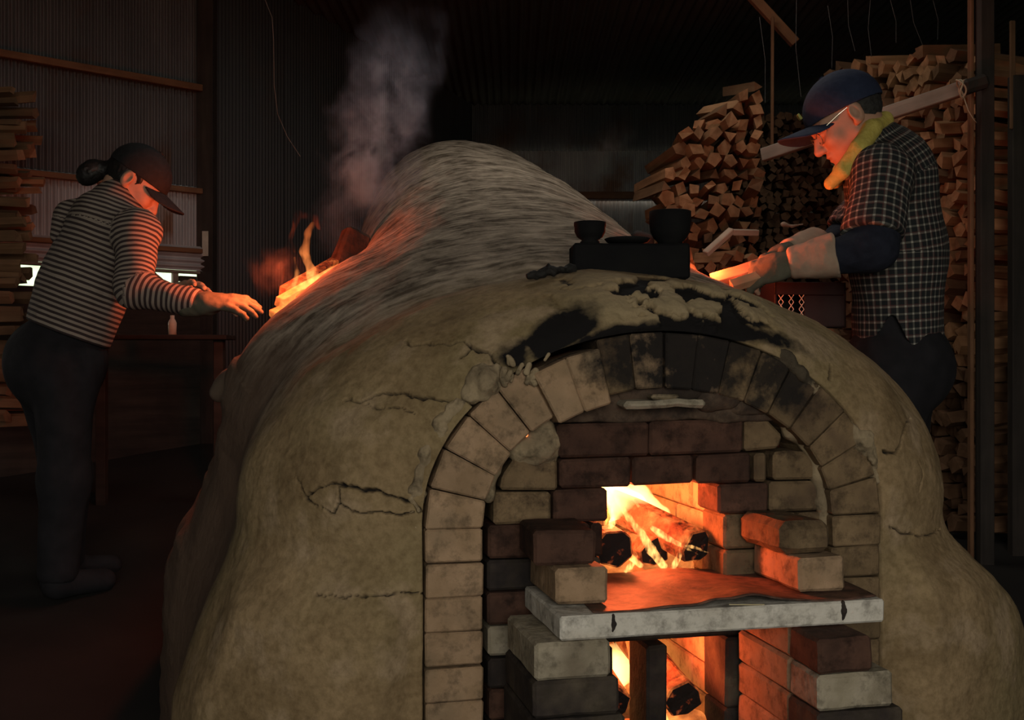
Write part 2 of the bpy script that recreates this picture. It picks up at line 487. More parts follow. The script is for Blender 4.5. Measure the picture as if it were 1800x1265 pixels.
def make_brick(name, c1, c2, c3, soot=0.0, rnd=.2):
    g = G(name); co = kiln_co(g)
    nz = g.noise(co, 16, 6, .6); big = g.noise(co, 7, 3); fine = g.noise(co, 90, 4)
    col = g.mix(g.ramp(nz, [(.35, (0, 0, 0)), (.65, (1, 1, 1))]), c1, c2)
    col = g.mix(g.ramp(big, [(.5, (0, 0, 0)), (.68, (1, 1, 1))]), col, c3)
    dirt = g.noise(co, 24, 5, .7)
    col = g.mix(g.ramp(dirt, [(.48, (0, 0, 0)), (.68, (.8,) * 3)]), col, tuple(x * .38 for x in c3))
    col = g.mix(1.0, col, g.ramp(g.rnd(), [(0, (1 - rnd,) * 3), (1, (1, 1, 1))]), 'MULTIPLY')
    if soot:
        col = g.mix(g.math('MULTIPLY', soot_mask(g), soot), col, (.011, .010, .010))
    h = g.math('ADD', nz, g.math('MULTIPLY', fine, .5))
    return g.principled(col, .92, h, .7, .007, 0, .2)
M_BR_PINK = make_brick('pinkish_firebrick', (.30, .200, .115), (.40, .270, .165), (.23, .165, .10), .97, .2)
M_BR_OCHRE = make_brick('ochre_firebrick', (.155, .105, .056), (.24, .165, .09), (.10, .065, .040), .9, .35)
M_BR_SCORCH = make_brick('scorched_red_brick', (.070, .036, .025), (.115, .058, .038), (.045, .025, .018), .6, .3)
M_BR_DARK = make_brick('blackened_brick', (.022, .018, .017), (.05, .038, .032), (.10, .08, .055), 0)
M_BR_GREY = make_brick('pale_grey_brick', (.30, .26, .18), (.40, .35, .26), (.20, .165, .115), 0)
M_BR_HOT = make_brick('fired_cheek_brick', (.45, .30, .18), (.55, .38, .24), (.38, .25, .15), 0)
M_SLAB = make_brick('white_kiln_shelf', (.52, .49, .42), (.62, .59, .52), (.44, .40, .33), 0, 0)

# clay skin of the kiln, lofted from arch outline to humped body
ARCH_A, ARCH_SP, ARCH_CR = .497, .73, 1.110
VK = [.38, .8, 1.3, 2.0, 2.7, 3.3, 3.8, 4.2, 4.5]
WRK = [.83, .70, .68, .69, .65, .58, .48, .36, .15]
WLK = [.86, .79, .63, .52, .50, .48, .44, .34, .15]
ZK = [1.26, 1.40, 1.55, 1.77, 1.99, 2.16, 2.22, 2.12, 1.9]
CK = [0, 0, 0, .05, .11, .18, .23, .26, .28]
HK = [.56, .55, .53, .52, .52, .5, .5, .4, .3]
def itp(v, K):
    # smooth interpolation through the stations
    x = np.asarray(VK); y = np.asarray(K, dtype=float)
    m = np.gradient(y, x); v = np.clip(v, x[0], x[-1])
    k = np.clip(np.searchsorted(x, v) - 1, 0, len(x) - 2)
    h = x[k + 1] - x[k]; t = (v - x[k]) / h
    return (2*t**3-3*t**2+1)*y[k] + (t**3-2*t**2+t)*h*m[k] + (-2*t**3+3*t**2)*y[k+1] + (t**3-t**2)*h*m[k+1]
NS = 1060
sv = np.linspace(0, 1, NS)
mid = (sv >= .25) & (sv <= .75)
phi = np.pi * (1 - np.clip((sv - .25) / .5, 0, 1))
qs = np.where(sv < .25, 1 - sv / .25, np.where(sv > .75, (sv - .75) / .25, 0))     # 0 at the shoulder, 1 at the ground
side = np.where(sv < .5, -1.0, 1.0)
def arch_out():
    u = ARCH_A * np.cos(phi); z = np.where(mid, ARCH_SP + (ARCH_CR - ARCH_SP) * np.sin(phi), ARCH_SP * (1 - qs))
    return u, z
def body_out(v):
    wl, wr, zc, c, h = [itp(v, K) for K in (WLK, WRK, ZK, CK, HK)]
    w = np.where(side < 0, wl, wr)
    zs = zc - h
    u = c + w * np.cos(phi)
    z = zs + h * np.sin(phi)
    g0 = max(0.0, (v - .2) * .17) - .12
    # flare of the skirt below the shoulder: big at the front, an earth bank along the left
    fl_r = .20 * (1 - sstep(.45, .8, v)) + .02
    fl_l = .13 + .10 * sstep(.6, 1.4, v)
    fl = np.where(side < 0, fl_l, fl_r)
    zz = zs + (g0 - zs) * qs
    bk = .13 * sstep(.5, .9, v) * (1 - sstep(1.25, 1.75, v))          # earth banked against the left flank
    st = np.where(side < 0, sstep(-.06, .55, qs) - sstep(-.06, .55, 0.0) * (1 - qs), sstep(.0, .38, qs))
    u = np.where(mid, u - bk * sstep(.60, .97, -np.cos(phi)), c + side * (w + fl * st) - np.where(side < 0, bk, 0))
    z = np.where(mid, z, zz)
    return u, z
NR, NB = 180, 110
rows = []
ua, za = arch_out()
for v in (.14, .07, .02): rows.append((ua, np.full(NS, v), za))
ub, zb = body_out(VK[0])
for k in range(NR + 1):
    r = k / NR
    v = VK[0] * (1 - (1 - r ** 1.6) ** .5) if r < 1 else VK[0]
    rr = r
    u = ua + (ub - ua) * rr; z = za + (zb - za) * rr
    vv = np.full(NS, v)
    # the lower skirt stands forward of the face
    vv = vv - .055 * (1 - sstep(.54, .66, z)) * sstep(.03, .22, r) * (1 - sstep(.85, 1, r))
    rows.append((u, vv, z))
for v in VK[0] + (VK[-1] - VK[0]) * (np.linspace(0, 1, NB + 1)[1:] ** 1.15):
    u, z = body_out(v); rows.append((u, np.full(NS, v), z))
KP = np.array([np.c_[a, b, c] for a, b, c in rows])       # rows x NS x 3
nrow = len(rows)
# grid normals
def grid_n(P):
    du = np.gradient(P, axis=1); dv = np.gradient(P, axis=0)
    n = np.cross(du, dv); n /= np.maximum(np.linalg.norm(n, axis=2, keepdims=True), 1e-9)
    return n
N0 = grid_n(KP)
if (N0[90, NS // 2, 2] < 0): N0 = -N0
flatP = KP.reshape(-1, 3)
nz = .016 * fbm(flatP, 3.2, 3, 1) + .006 * fbm(flatP, 14, 4, 2)
ridx = np.repeat(np.arange(nrow), NS)
soft = sstep(3, 12, ridx)
disp = nz * (.25 + .75 * soft)
# rough earth bank low on the left flank; mask also paints the flank's shade
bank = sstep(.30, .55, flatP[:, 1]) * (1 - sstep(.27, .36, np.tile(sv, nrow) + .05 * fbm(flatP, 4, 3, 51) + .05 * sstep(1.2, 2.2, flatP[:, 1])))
disp += bank * (np.tile(sv, nrow) < .30) * sstep(.5, .9, flatP[:, 1]) * .045 * fbm(flatP, 6, 4, 9)
U, Vv, Z = flatP.T
# broken re-daubed clay above the crown
reg = np.exp(-(((U - .06) / .25) ** 4 + ((Z - 1.175) / .060) ** 4)) * (ridx >= 4) * (Vv < .36)
pn = fbm(flatP, 15, 5, 21) * 1.15 - .02
patch = sstep(-.07, .09, pn + .05) * reg
disp += (.012 * patch * (1 + .8 * fbm(flatP, 30, 4, 22)) - .008 * reg * (1 - patch)) * sstep(3, 10, ridx)
soot_at = np.clip(reg * 1.3 * (1 - sstep(-.10, .06, pn + .05)) , 0, 1)
smear = np.exp(-(((U + .255 - (Z - 1.08) * 1.5) / .060) ** 2 + ((Z - 1.105) / .065) ** 2)) * 1.25 * (Vv < .25)
smear2 = np.exp(-(((U - .06) / .28) ** 4 + ((Z - 1.118 + .06 * ((U - .06) / .3) ** 2) / .020) ** 2)) * (Vv < .25)
both = np.maximum(smear, smear2)
sm = np.clip(1.25 * both + 1.5 * fbm(flatP, 16, 5, 31) * both, 0, 1)
soot_at = np.maximum(soot_at, np.clip(sm * (1 - patch * .9), 0, 1))
# cracks: grooves pressed into the clay
CR = [
 ([(-.735,.811),(-.7245,.783),(-.7136,.775)], .0025),
 ([(-.7191,.7753),(-.6919,.7966),(-.6668,.807),(-.6482,.8054)], .0035),
 ([(-.6482,.8054),(-.604,.7986),(-.5483,.7859),(-.5122,.7737),(-.4975,.7575)], .0075),
 ([(-.7136,.7751),(-.6974,.7625),(-.6646,.7537),(-.6515,.77),(-.6262,.7559),(-.5707,.7508),(-.5088,.7567)], .003),
 ([(-.6515,.77),(-.652,.805)], .002),
 ([(-.6394,.9717),(-.604,.9748),(-.5762,.9835),(-.537,.9855),(-.5032,.9818),(-.4519,.9701),(-.4347,.9655),(-.4059,.9732)], .0042),
 ([(-.604,.965),(-.58,.957),(-.53,.955),(-.505,.945)], .0018),
 ([(-.5122,1.0922),(-.4975,1.0821),(-.4347,1.0857),(-.4174,1.0892)], .0028),
 ([(-.4174,1.0892),(-.3885,1.0791),(-.3594,1.0666),(-.3512,1.0471),(-.3466,1.0414)], .007),
 ([(-.3885,1.0791),(-.414,1.0574)], .004),
 ([(.4985,.8539),(.5332,.8495),(.5499,.8679),(.5681,.8965)], .006),
 ([(.5681,.8965),(.5892,.9087),(.62,.915)], .005),
 ([(.3822,1.0408),(.3754,1.0162),(.37,1.0063)], .0045),
 ([(.5193,.6888),(.5681,.6708),(.6245,.6587),(.7103,.6657)], .0035),
 ([(-.4059,.9732),(-.3827,.9502)], .007),
 ([(.1765,1.1617),(.2026,1.1377),(.2288,1.1137)], .006),
 ([(-.70,.60),(-.62,.596),(-.55,.602),(-.49,.60)], .0025),
 ([(.60,.83),(.62,.80),(.60,.76)], .0018),
]
crk = np.zeros(len(flatP))
front = np.where((ridx >= 3) & (ridx <= 3 + NR) & (Z > .5))[0]
wob = np.c_[vnoise(flatP[front], 45, 3), vnoise(flatP[front], 45, 4)] * .005 + np.c_[vnoise(flatP[front], 130, 5), vnoise(flatP[front], 130, 6)] * .0022
Q = flatP[front][:, [0, 2]] + wob
# pixel-measured crack lines lie on a near-vertical face; compare in (u, z)
for pl, wd in CR:
    pl = np.array(pl); dmin = np.full(len(front), 9.0)
    lo, hi = pl.min(0) - .03, pl.max(0) + .03
    mk = ((Q > lo) & (Q < hi)).all(1)
    q = Q[mk]
    dd = np.full(len(q), 9.0)
    for a, b in zip(pl[:-1], pl[1:]):
        ab = b - a; t = np.clip(((q - a) @ ab) / (ab @ ab), 0, 1)
        dd = np.minimum(dd, np.linalg.norm(q - a - t[:, None] * ab, axis=1))
    vary = .48 * wd * (.8 + .6 * vnoise(np.c_[q, q[:, :1]], 60, 8))
    c = 1 - sstep(vary * .4, vary * 1.1 + .0010, dd)
    crk[front[mk]] = np.maximum(crk[front[mk]], c)
disp -= .014 * crk
KV = flatP + N0.reshape(-1, 3) * disp[:, None]
i = np.arange(NS - 1)[None] + np.arange(nrow - 1)[:, None] * NS
KF = np.stack([i, i + 1, i + 1 + NS, i + NS], -1).reshape(-1, 4)
if True:
    a, b, c = KV[KF[90 * (NS - 1) + NS // 2][:3]]
    if np.cross(b - a, c - a)[2] < 0: KF = KF[:, ::-1]
kme = npmesh('clay_shell', KV, KF)
attr(kme, 'soot', soot_at); attr(kme, 'crack', crk); attr(kme, 'patch', patch)
attr(kme, 'around', np.tile(sv, nrow)); attr(kme, 'along', flatP[:, 1])
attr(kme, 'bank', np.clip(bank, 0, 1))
attr(kme, 'upper', sstep(.18, .6, flatP[:, 1] + .25 * (flatP[:, 2] - 1.1)) * 1.0)

g = G('daubed_clay')
co = g.coord('Object')
n1 = g.noise(co, 5, 6, .6); n2 = g.noise(co, 40, 5, .6); n3 = g.noise(co, 2.0, 3)
col = g.mix(g.ramp(n1, [(.35, (0, 0, 0)), (.68, (1, 1, 1))]), (.185, .127, .064), (.350, .250, .138))
col = g.mix(g.ramp(n3, [(.45, (0, 0, 0)), (.62, (1, 1, 1))]), col, (.25, .190, .098))
col = g.mix(g.ramp(g.noise(co, 8, 4), [(.54, (0, 0, 0)), (.66, (.8,) * 3)]), col, (.36, .265, .165))
col = g.mix(1.0, col, g.ramp(g.noise(co, 55, 6, .7), [(.3, (.62, .60, .56)), (.6, (1.0, 1.0, 1.0))]), 'MULTIPLY')
# straw-wiped clay along the back; its paler grey paints in light from above
uvw = g.n('CombineXYZ'); g.put(uvw.inputs[0], g.math('MULTIPLY', g.attr('around'), 20.0)); g.put(uvw.inputs[1], g.math('MULTIPLY', g.attr('along'), 22.0))
wav = g.noise(co, 3, 2)
uv2 = g.n('VectorMath', operation='ADD'); g.put(uv2.inputs[0], uvw); uvo = g.n('CombineXYZ'); g.put(uvo.inputs[1], g.math('MULTIPLY', wav, 4.0)); g.put(uv2.inputs[1], uvo)
st = g.math('ADD', g.math('MULTIPLY', g.noise(uv2.outputs[0], 1.8, 7, .62), .50), g.math('MULTIPLY', g.noise(co, 10, 7, .68), .50))
streak = g.ramp(st, [(.41, (0, 0, 0)), (.60, (1, 1, 1))])
grey = g.mix(streak, (.078, .058, .040), (.42, .345, .265))
col = g.mix(g.attr('upper'), col, grey)
col = g.mix(g.attr('bank'), col, g.mix(n1, (.07, .045, .032), (.14, .092, .062)))  # earth brown, with the shaded left flank's darkness put into the colour
col = g.mix(g.math('MULTIPLY', g.attr('patch'), .55), col, (.36, .29, .18))
so = g.math('ADD', g.attr('soot'), g.math('MULTIPLY', g.math('SUBTRACT', n2, .5), .5))
col = g.mix(g.ramp(so, [(.22, (0, 0, 0)), (.62, (1, 1, 1))]), col, (.010, .009, .009))
col = g.mix(g.attr('crack'), col, (.012, .010, .009))
hh = g.math('ADD', g.math('MULTIPLY', n1, .6), g.math('MULTIPLY', n2, .5))
hh = g.math('ADD', hh, g.math('MULTIPLY', g.math('MULTIPLY', st, g.attr('upper')), .8))
M_CLAY = g.principled(col, .93, hh, .55, .012, 0, .15)
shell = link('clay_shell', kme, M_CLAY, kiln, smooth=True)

# voussoirs of the arch: one brick each
def arch_pt(a, t):
    """t = length along the mean line: straight legs then the ellipse"""
    return None
mean_a, mean_c = .434, 1.05
# sample mean path
path = []
for z in np.linspace(.05, ARCH_SP, 60): path.append((-mean_a, z, -1, 0))
for q in np.linspace(np.pi, 0, 400)[1:-1]:
    uu, zz = mean_a * math.cos(q), ARCH_SP + (mean_c - ARCH_SP) * math.sin(q)
    nx_, nz_ = math.cos(q) / mean_a, math.sin(q) / (mean_c - ARCH_SP); L = math.hypot(nx_, nz_)
    path.append((uu, zz, nx_ / L, nz_ / L))
for z in np.linspace(ARCH_SP, .05, 60): path.append((mean_a, z, 1, 0))
path = np.array(path)
sl = np.r_[0, np.cumsum(np.hypot(np.diff(path[:, 0]), np.diff(path[:, 1])))]
def pt(s): return np.array([np.interp(s, sl, path[:, k]) for k in range(4)])
nv = int(sl[-1] / .0655)
edge = np.linspace(0, sl[-1], nv + 1)
ab = empty('brick_arch'); ab.parent = kiln
for k in range(nv):
    s0, s1 = edge[k] + .0012, edge[k + 1] - .0012
    a, b = pt(s0), pt(s1)
    m = (a + b) / 2
    ang = math.degrees(math.atan2(m[1] - ARCH_SP, m[0])) if m[1] > ARCH_SP else (180 if m[0] < 0 else 0)
    hw = .0565
    dv = random.uniform(-.004, .004) - .004
    poly = [a[:2] - a[2:] * hw, a[:2] + a[2:] * hw, b[:2] + b[2:] * hw, b[:2] - b[2:] * hw]
    poly = [np.array(p) for p in poly]
    if 118 < ang < 135:      # the slipped brick below the cracked crown
        off = -m[2:] * .012 + np.array([.0, -.004]); poly = [p + off for p in poly]; dv -= .012
    mt = M_BR_PINK if m[0] < .1 and ang > 95 else (M_BR_OCHRE if ang < 35 else M_BR_PINK)
    if 0 < ang < 62 and m[0] > 0: mt = M_BR_OCHRE
    if 98 < ang < 119: mt = M_BR_OCHRE
    me = prism_mesh('brick', [tuple(p) for p in poly], dv, .15, .0035, .0012)
    link('brick', me, mt, ab)

# the bricked-up doorway: each brick, in face coordinates (u, z)
dw = empty('door_wall'); dw.parent = kiln
DB = [
 ('o', [(-.3346,.7904),(-.3299,.8198),(-.3019,.8556),(-.2156,.8481),(-.2144,.7871)]),
 ('o', [(-.3473,.7862),(-.2287,.7830),(-.2287,.722),(-.3473,.7215)]),
 ('s', [(-.3612,.7190),(-.1496,.7170),(-.1496,.6518),(-.3612,.6538)]),
 ('d', [(-.3612,.6504),(-.1253,.6470),(-.1253,.5882),(-.3612,.5881)]),
 ('s', [(-.3601,.5848),(-.1253,.5840),(-.1253,.5208),(-.3601,.5212)]),
 ('g', [(-.3601,.5179),(-.2995,.5166),(-.2995,.4594),(-.3601,.4589)]),
 ('d', [(-.3601,.4556),(-.2878,.4541),(-.2878,.396),(-.3601,.3965)]),
 ('s', [(-.3578,.3931),(-.2878,.3923),(-.2878,.3321),(-.3578,.3314)]),
 ('d', [(-.3578,.3281),(-.2878,.3281),(-.2878,.265),(-.3578,.265)]),
 ('s', [(-.218,.9206),(-.0222,.9227),(-.0222,.8531),(-.2156,.8526)]),
 ('s', [(-.0185,.9227),(.1906,.926),(.1906,.857),(-.0185,.8541)]),
 ('o', [(.1945,.9259),(.2453,.9253),(.2794,.8898),(.2715,.8617),(.1945,.8572)]),
 ('s', [(-.212,.848),(-.0593,.8497),(-.0593,.7904),(-.2108,.790)]),
 ('s', [(-.0556,.8497),(.078,.8509),(.078,.793),(-.0556,.7915)]),
 ('s', [(.0818,.8509),(.2036,.8536),(.2036,.7924),(.0818,.7929)]),
 ('s', [(-.2251,.7869),(-.1107,.7871),(-.1107,.720),(-.2251,.7227)]),
 ('s', [(-.1459,.7166),(-.1217,.7169),(-.1217,.6484),(-.1459,.6494)]),
 ('s', [(.1327,.7892),(.2466,.7901),(.2466,.7286),(.1327,.7275)]),
 ('o', [(.2505,.7914),(.3697,.7908),(.3697,.7272),(.2505,.7273)]),
 ('o', [(.257,.854),(.2847,.8583),(.3443,.8535),(.359,.8215),(.359,.7945),(.257,.7947)]),
 ('o', [(.2127,.8524),(.2413,.8531),(.2413,.7938),(.2127,.7934)]),
 ('o', [(.143,.7246),(.3111,.7244),(.3111,.6538),(.143,.6532)]),
 ('o', [(.3151,.7243),(.3805,.7246),(.3805,.6546),(.3151,.6551)]),
 ('o', [(.143,.6498),(.3744,.6493),(.3744,.586),(.143,.586)]),
 ('d', [(.143,.583),(.3744,.583),(.3744,.5150),(.143,.5150)]),
 ('d', [(-.026,.4606),(.0176,.4616),(.0176,.180),(-.026,.180)]),
 ('d', [(.1481,.4682),(.3744,.4678),(.3744,.32),(.1481,.32)]),
 ('d', [(.1481,.317),(.3744,.317),(.3744,.15),(.1481,.15)]),
 ('d', [(-.285,.4677),(-.0985,.465),(-.0985,.32),(-.285,.32)]),
 ('d', [(-.285,.317),(-.0985,.317),(-.0985,.15),(-.285,.15)]),
 ('d', [(-.285,.5186),(.3744,.5134),(.3744,.471),(-.285,.4702)]),
]
MB = {'o': M_BR_OCHRE, 's': M_BR_SCORCH, 'd': M_BR_DARK, 'g': M_BR_GREY}
for k, (c, poly) in enumerate(DB):
    vf = .028 + random.uniform(-.004, .005)
    link('brick', prism_mesh('brick', poly, vf, .145, .0055, .0012), MB[c], dw)
# mortar and clay pushed in behind and between the bricks
bed = [(-.368, .15), (-.368, .72)]
for q in np.linspace(np.pi, 0, 30): bed.append((.375 * math.cos(q), ARCH_SP + .275 * math.sin(q)))
bed += [(.378, .15)]
M_MORTAR = make_brick('grey_clay_mortar', (.28, .215, .128), (.37, .29, .18), (.19, .145, .09), .8)
M_CLAYDARK = make_brick('scorched_clay_daub', (.085, .055, .038), (.13, .09, .06), (.06, .04, .03), .7)
def lump(name, pts, rad, mat, parent, h=.006, nzs=25, amp=.010, k=.02, seed=0):
    """daub of clay along a line of points in kiln coordinates"""
    pts = np.array(pts, dtype=np.float32)
    R = np.full(len(pts), rad) if isinstance(rad, (int, float)) else np.array(rad)
    def fn(p):
        d = None
        for j in range(max(1, len(pts) - 1)):
            a = pts[j]; b = pts[min(j + 1, len(pts) - 1)]
            q = cap(p, a, b, R[j], R[min(j + 1, len(pts) - 1)])
            d = q if d is None else smin(d, q, k)
        return d + amp * fbm(p, nzs, 3, seed)
    m = R.max() + .03
    me, P = sdf_mesh(name, fn, pts.min(0) - m, pts.max(0) + m, h)
    return link(name, me, mat, parent)
# clay seam between arch and door wall
seamL = [(-.366 + .004, .03, .78), (-.352, .028, .84), (-.325, .03, .885)]
lump('clay_seam', seamL, .014, M_MORTAR, dw, .005, 40, .006)
lump('clay_seam', [(-.30, .050, .872), (-.265, .050, .885), (-.240, .052, .870), (-.238, .052, .905)], .027, M_MORTAR, dw, .0045, 40, .012, .04, 2)
seamR = [(.376, .034, .66), (.374, .034, .74), (.366, .034, .80), (.348, .034, .86), (.305, .036, .90), (.285, .036, .925)]
lump('clay_seam', seamR, [.010, .011, .013, .014, .02, .014], M_MORTAR, dw, .005, 40, .006, .02, 3)
# daubed panel between the top course and the arch
def panel(p):
    d = np.abs(p[:, 1] - .075) - .048
    e = ell(p, (0, .075, .82), (.372, 9, .172))
    top = .922 - p[:, 2]
    d = smax(smax(d, e, .015), top, .008)
    return d + .010 * fbm(p, 16, 4, 5)
me, _ = sdf_mesh('clay_panel', panel, (-.4, -.01, .9), (.4, .16, 1.04), .006)
link('clay_panel', me, M_CLAYDARK, dw)
for (cu, cz, r, sd) in ((-.05, .977, .02, 1), (.0, .981, .02, 2), (.05, .984, .024, 3), (.13, .972, .03, 4), (.20, .955, .024, 5)):
    lump('clay_daub', [(cu - .025, .035, cz), (cu + .025, .033, cz + .003)], r, M_CLAYDARK, dw, .006, 26, .007, .02, sd)
# loose plaster where the crown has cracked open on the left
lump('clay_chunk', [(-.395, .018, .985), (-.372, .017, 1.005), (-.345, .017, 1.028)], [.022, .027, .02], M_MORTAR, kiln, .004, 38, .014, .03, 7)
for k in range(16):
    cu = -.335 + .075 * random.random() + .0; cz = 1.0 + .055 * random.random()
    cu += (cz - 1.03) * .5
    a = random.uniform(.9, 2.2)
    dl = random.uniform(.008, .018)
    lump('clay_crumb', [(cu, -.008 + random.uniform(-.004, .004), cz), (cu + dl * math.cos(a), -.010, cz + dl * math.sin(a))], random.uniform(.004, .008), M_MORTAR, kiln, .003, 60, .003, .01, k)
lump('clay_lip', [(.235, .014, 1.08), (.27, .008, 1.055), (.31, .008, 1.02), (.35, .008, .98)], [.008, .013, .013, .010], M_MORTAR, kiln, .0035, 55, .011, .02, 17)
lump('clay_lip', [(.425, .010, .905), (.447, .010, .88), (.472, .010, .84), (.485, .010, .79)], [.014, .022, .013, .010], M_MORTAR, kiln, .0035, 50, .012, .02, 18)
lump('clay_lip', [(-.510, .016, .70), (-.508, .016, .79), (-.488, .016, .86), (-.451, .016, .93), (-.421, .016, .965)], [.009, .012, .013, .014, .012], M_MORTAR, kiln, .0035, 55, .011, .02, 19)

# firebox: brick-lined chamber behind the door, with a grate floor
fb = empty('firebox'); fb.parent = kiln
def lining(lo, hi, n, m, axis):
    """a wall of bricks filling the box lo..hi in n courses by m lengths"""
    L = hi[axis] - lo[axis]; H = (hi[2] - lo[2]) / n
    for r in range(n):
        cut = np.linspace(0, L, m + 1); offb = (L / m / 2) * (r % 2)
        cs = sorted({0.0, L} | {round(float(c + offb), 4) for c in cut if 0 < c + offb < L})
        for a, b in zip(cs[:-1], cs[1:]):
            l2 = list(lo); h2 = list(hi); l2[axis] = lo[axis] + a + .0015; h2[axis] = lo[axis] + b - .0015
            l2[2] = lo[2] + r * H + .0015; h2[2] = lo[2] + (r + 1) * H - .0015
            link('brick', box_mesh('brick', l2, h2, .004), M_BR_HOT, fb)
lining((.165, .15, .10), (.24, .95, .98), 13, 4, 1)
lining((-.24, .15, .10), (-.165, .95, .98), 13, 4, 1)
lining((-.24, .95, .10), (.24, 1.02, .98), 13, 2, 0)
link('firebox_roof', box_mesh('firebox_roof', (-.24, .15, .93), (.24, 1.02, 1.0), .004), M_BR_HOT, fb)
link('ash_floor', box_mesh('ash_floor', (-.24, .03, .05), (.24, 1.02, .235), .004), M_BR_DARK, fb)
for k in range(5):
    v = .17 + k * .16
    link('grate_bar', box_mesh('grate_bar', (-.17, v, .53), (.17, v + .05, .575), .004), M_BR_DARK, fb)

# ------------------------------------------------------------------ at the kiln mouth
def kobj(name, me, mat, u, v, z, rz=0.0, rx=0.0, ry=0.0):
    o = link(name, me, mat); o.location = kw(u, v, z); o.rotation_euler = (rx, ry, KTH + rz); return o

def rough_box(name, w, l, h, bev=.006, seed=0, amp=.0015, div=3):
    """brick with its front left bottom corner at the origin: x across, y back, z up; worn edges"""
    bm = bmesh.new(); box_bm(bm, (0, 0, 0), (w, l, h), bev)
    bmesh.ops.subdivide_edges(bm, edges=[e for e in bm.edges if e.calc_length() > .03], cuts=div, use_grid_fill=True)
    for v in bm.verts:
        n = mnoise.noise_vector(v.co * 22 + Vector((seed * 3.7, 0, 0)))
        v.co += n * amp
    return bm_mesh(bm, name)

kiln_shelf = kobj('kiln_shelf', rough_box('kiln_shelf', .636, .266, .043, .004, 3, .0012, 6), M_SLAB, -.288, -.246, .555)
tag(kiln_shelf, 'thick white refractory slab laid as a sill below the stoke hole', 'slab')
# drip stains hang as small scars on its front edge
for (du, w, hgt) in ((.098, .010, .030), (.55, .012, .032)):
    lump('stain', [(du, .0012, .041), (du + .001, .0008, .041 - hgt * .5), (du - .001, .0012, .041 - hgt)], [w * .30, w * .42, w * .22], M_BR_DARK, kiln_shelf, .0016, 160, .0022, .004, int(du * 50))

nx, ny = 60, 30
gx, gy = np.meshgrid(np.linspace(-.225, .335, nx), np.linspace(-.238, .10, ny))
zz = .0035 + .010 * np.exp(-(((gx + .0) / .06) ** 2 + ((gy + .04) / .08) ** 2)) + .018 * np.exp(-(((gx - .075) / .05) ** 2)) * sstep(-.05, -.238, gy) * 1.0 + .010 * np.exp(-(((gx - .01) / .03) ** 2)) * sstep(-.1, -.238, gy)
zz += .012 * sstep(.0, .1, gy) * 0 + .003 * np.sin(gx * 30 + gy * 12)
zz = np.maximum(zz, .0015)
edge_in = gy + .0
skew = (gy + .238) * .10
P1 = np.c_[(gx + skew).ravel() * 1.0, gy.ravel(), zz.ravel()]
i = np.arange(nx - 1)[None] + np.arange(ny - 1)[:, None] * nx
me = npmesh('metal_sheet', P1, np.stack([i, i + 1, i + 1 + nx, i + nx], -1).reshape(-1, 4))
g = G('rusted_sheet_iron'); co = g.coord('Object'); nz = g.noise(co, 30, 6, .65)
col = g.mix(g.ramp(nz, [(.35, (0, 0, 0)), (.7, (1, 1, 1))]), (.05, .028, .022), (.20, .10, .065))
M_RUST = g.principled(col, .65, nz, .6, .004, .2, .4)
msheet = kobj('metal_sheet', me, M_RUST, 0, 0, .5985)
md = msheet.modifiers.new('thickness', 'SOLIDIFY'); md.thickness = .0022
msheet.data.polygons.foreach_set('use_smooth', np.ones(len(me.polygons), dtype=bool))
tag(msheet, 'buckled rusty iron sheet lying on the white sill slab', 'metal sheet')

def brickobj(u, v, z, w, l, h, mat, label, rz=0.0, seed=0, amp=.0018, bev=.006):
    o = kobj('loose_brick', rough_box('loose_brick', w, l, h, bev, seed, amp), mat, u, v, z, math.radians(rz))
    tag(o, label, 'brick', 'loose bricks stacked at the kiln mouth'); return o
ZB = .603
brickobj(-.277, -.178, ZB, .100, .198, .066, M_BR_PINK, 'tan brick on the white slab just left of the stoke hole, lower of two', 0, 1)
brickobj(-.312, -.150, ZB + .068, .118, .165, .063, M_BR_SCORCH, 'dark scorched brick lying atop the tan brick left of the stoke hole', -4, 2)
brickobj(.206, -.181, ZB, .098, .200, .066, M_BR_PINK, 'pale brick glowing on one side, lower of two right of the stoke hole', 0, 3)
brickobj(.180, -.161, ZB + .068, .110, .185, .064, M_BR_OCHRE, 'worn round-ended brick atop the pale brick right of the stoke hole', 2, 4, .004, .014)
brickobj(-.335, -.253, .489, .138, .225, .0655, M_BR_GREY, 'large pale brick under the white slab on the left pier, uppermost', 0, 5)
brickobj(-.338, -.250, .4225, .158, .225, .0655, M_BR_DARK, 'soot-blackened brick under the large pale brick of the left pier', 0, 6)
brickobj(.168, -.325, .489, .108, .112, .062, M_BR_SCORCH, 'dark red brick end under the right end of the white slab', 0, 7, .003)
brickobj(.172, -.205, .489, .105, .222, .0655, M_BR_PINK, 'glowing brick behind the dark red brick end under the white slab', 0, 8)
brickobj(.168, -.325, .4225, .150, .112, .064, M_BR_GREY, 'wide grey brick below the dark red brick end on the right pier', 0, 9)
brickobj(.170, -.208, .4225, .105, .225, .0645, M_BR_PINK, 'glowing inner brick of the right pier, second course down', 0, 10)
brickobj(.170, -.208, .356, .105, .225, .0645, M_BR_PINK, 'glowing inner brick of the right pier, third course down', 0, 11)
brickobj(.170, -.208, .290, .105, .225, .0645, M_BR_PINK, 'glowing inner brick of the right pier, lowest course in view', 0, 12)
for (u, w, v, l, zt, lab) in ((-.34, .17, -.255, .235, .4205, 'low brick footing under the left pier'), (.165, .17, -.330, .118, .4205, 'low brick footing under the front of the right pier'), (.165, .12, -.208, .228, .288, 'low brick footing under the glowing inner bricks')):
    o = kobj('brick_footing', rough_box('brick_footing', w, l, zt + .02, .006, 1), M_BR_DARK, u, v, -.02)
    tag(o, lab, 'footing')
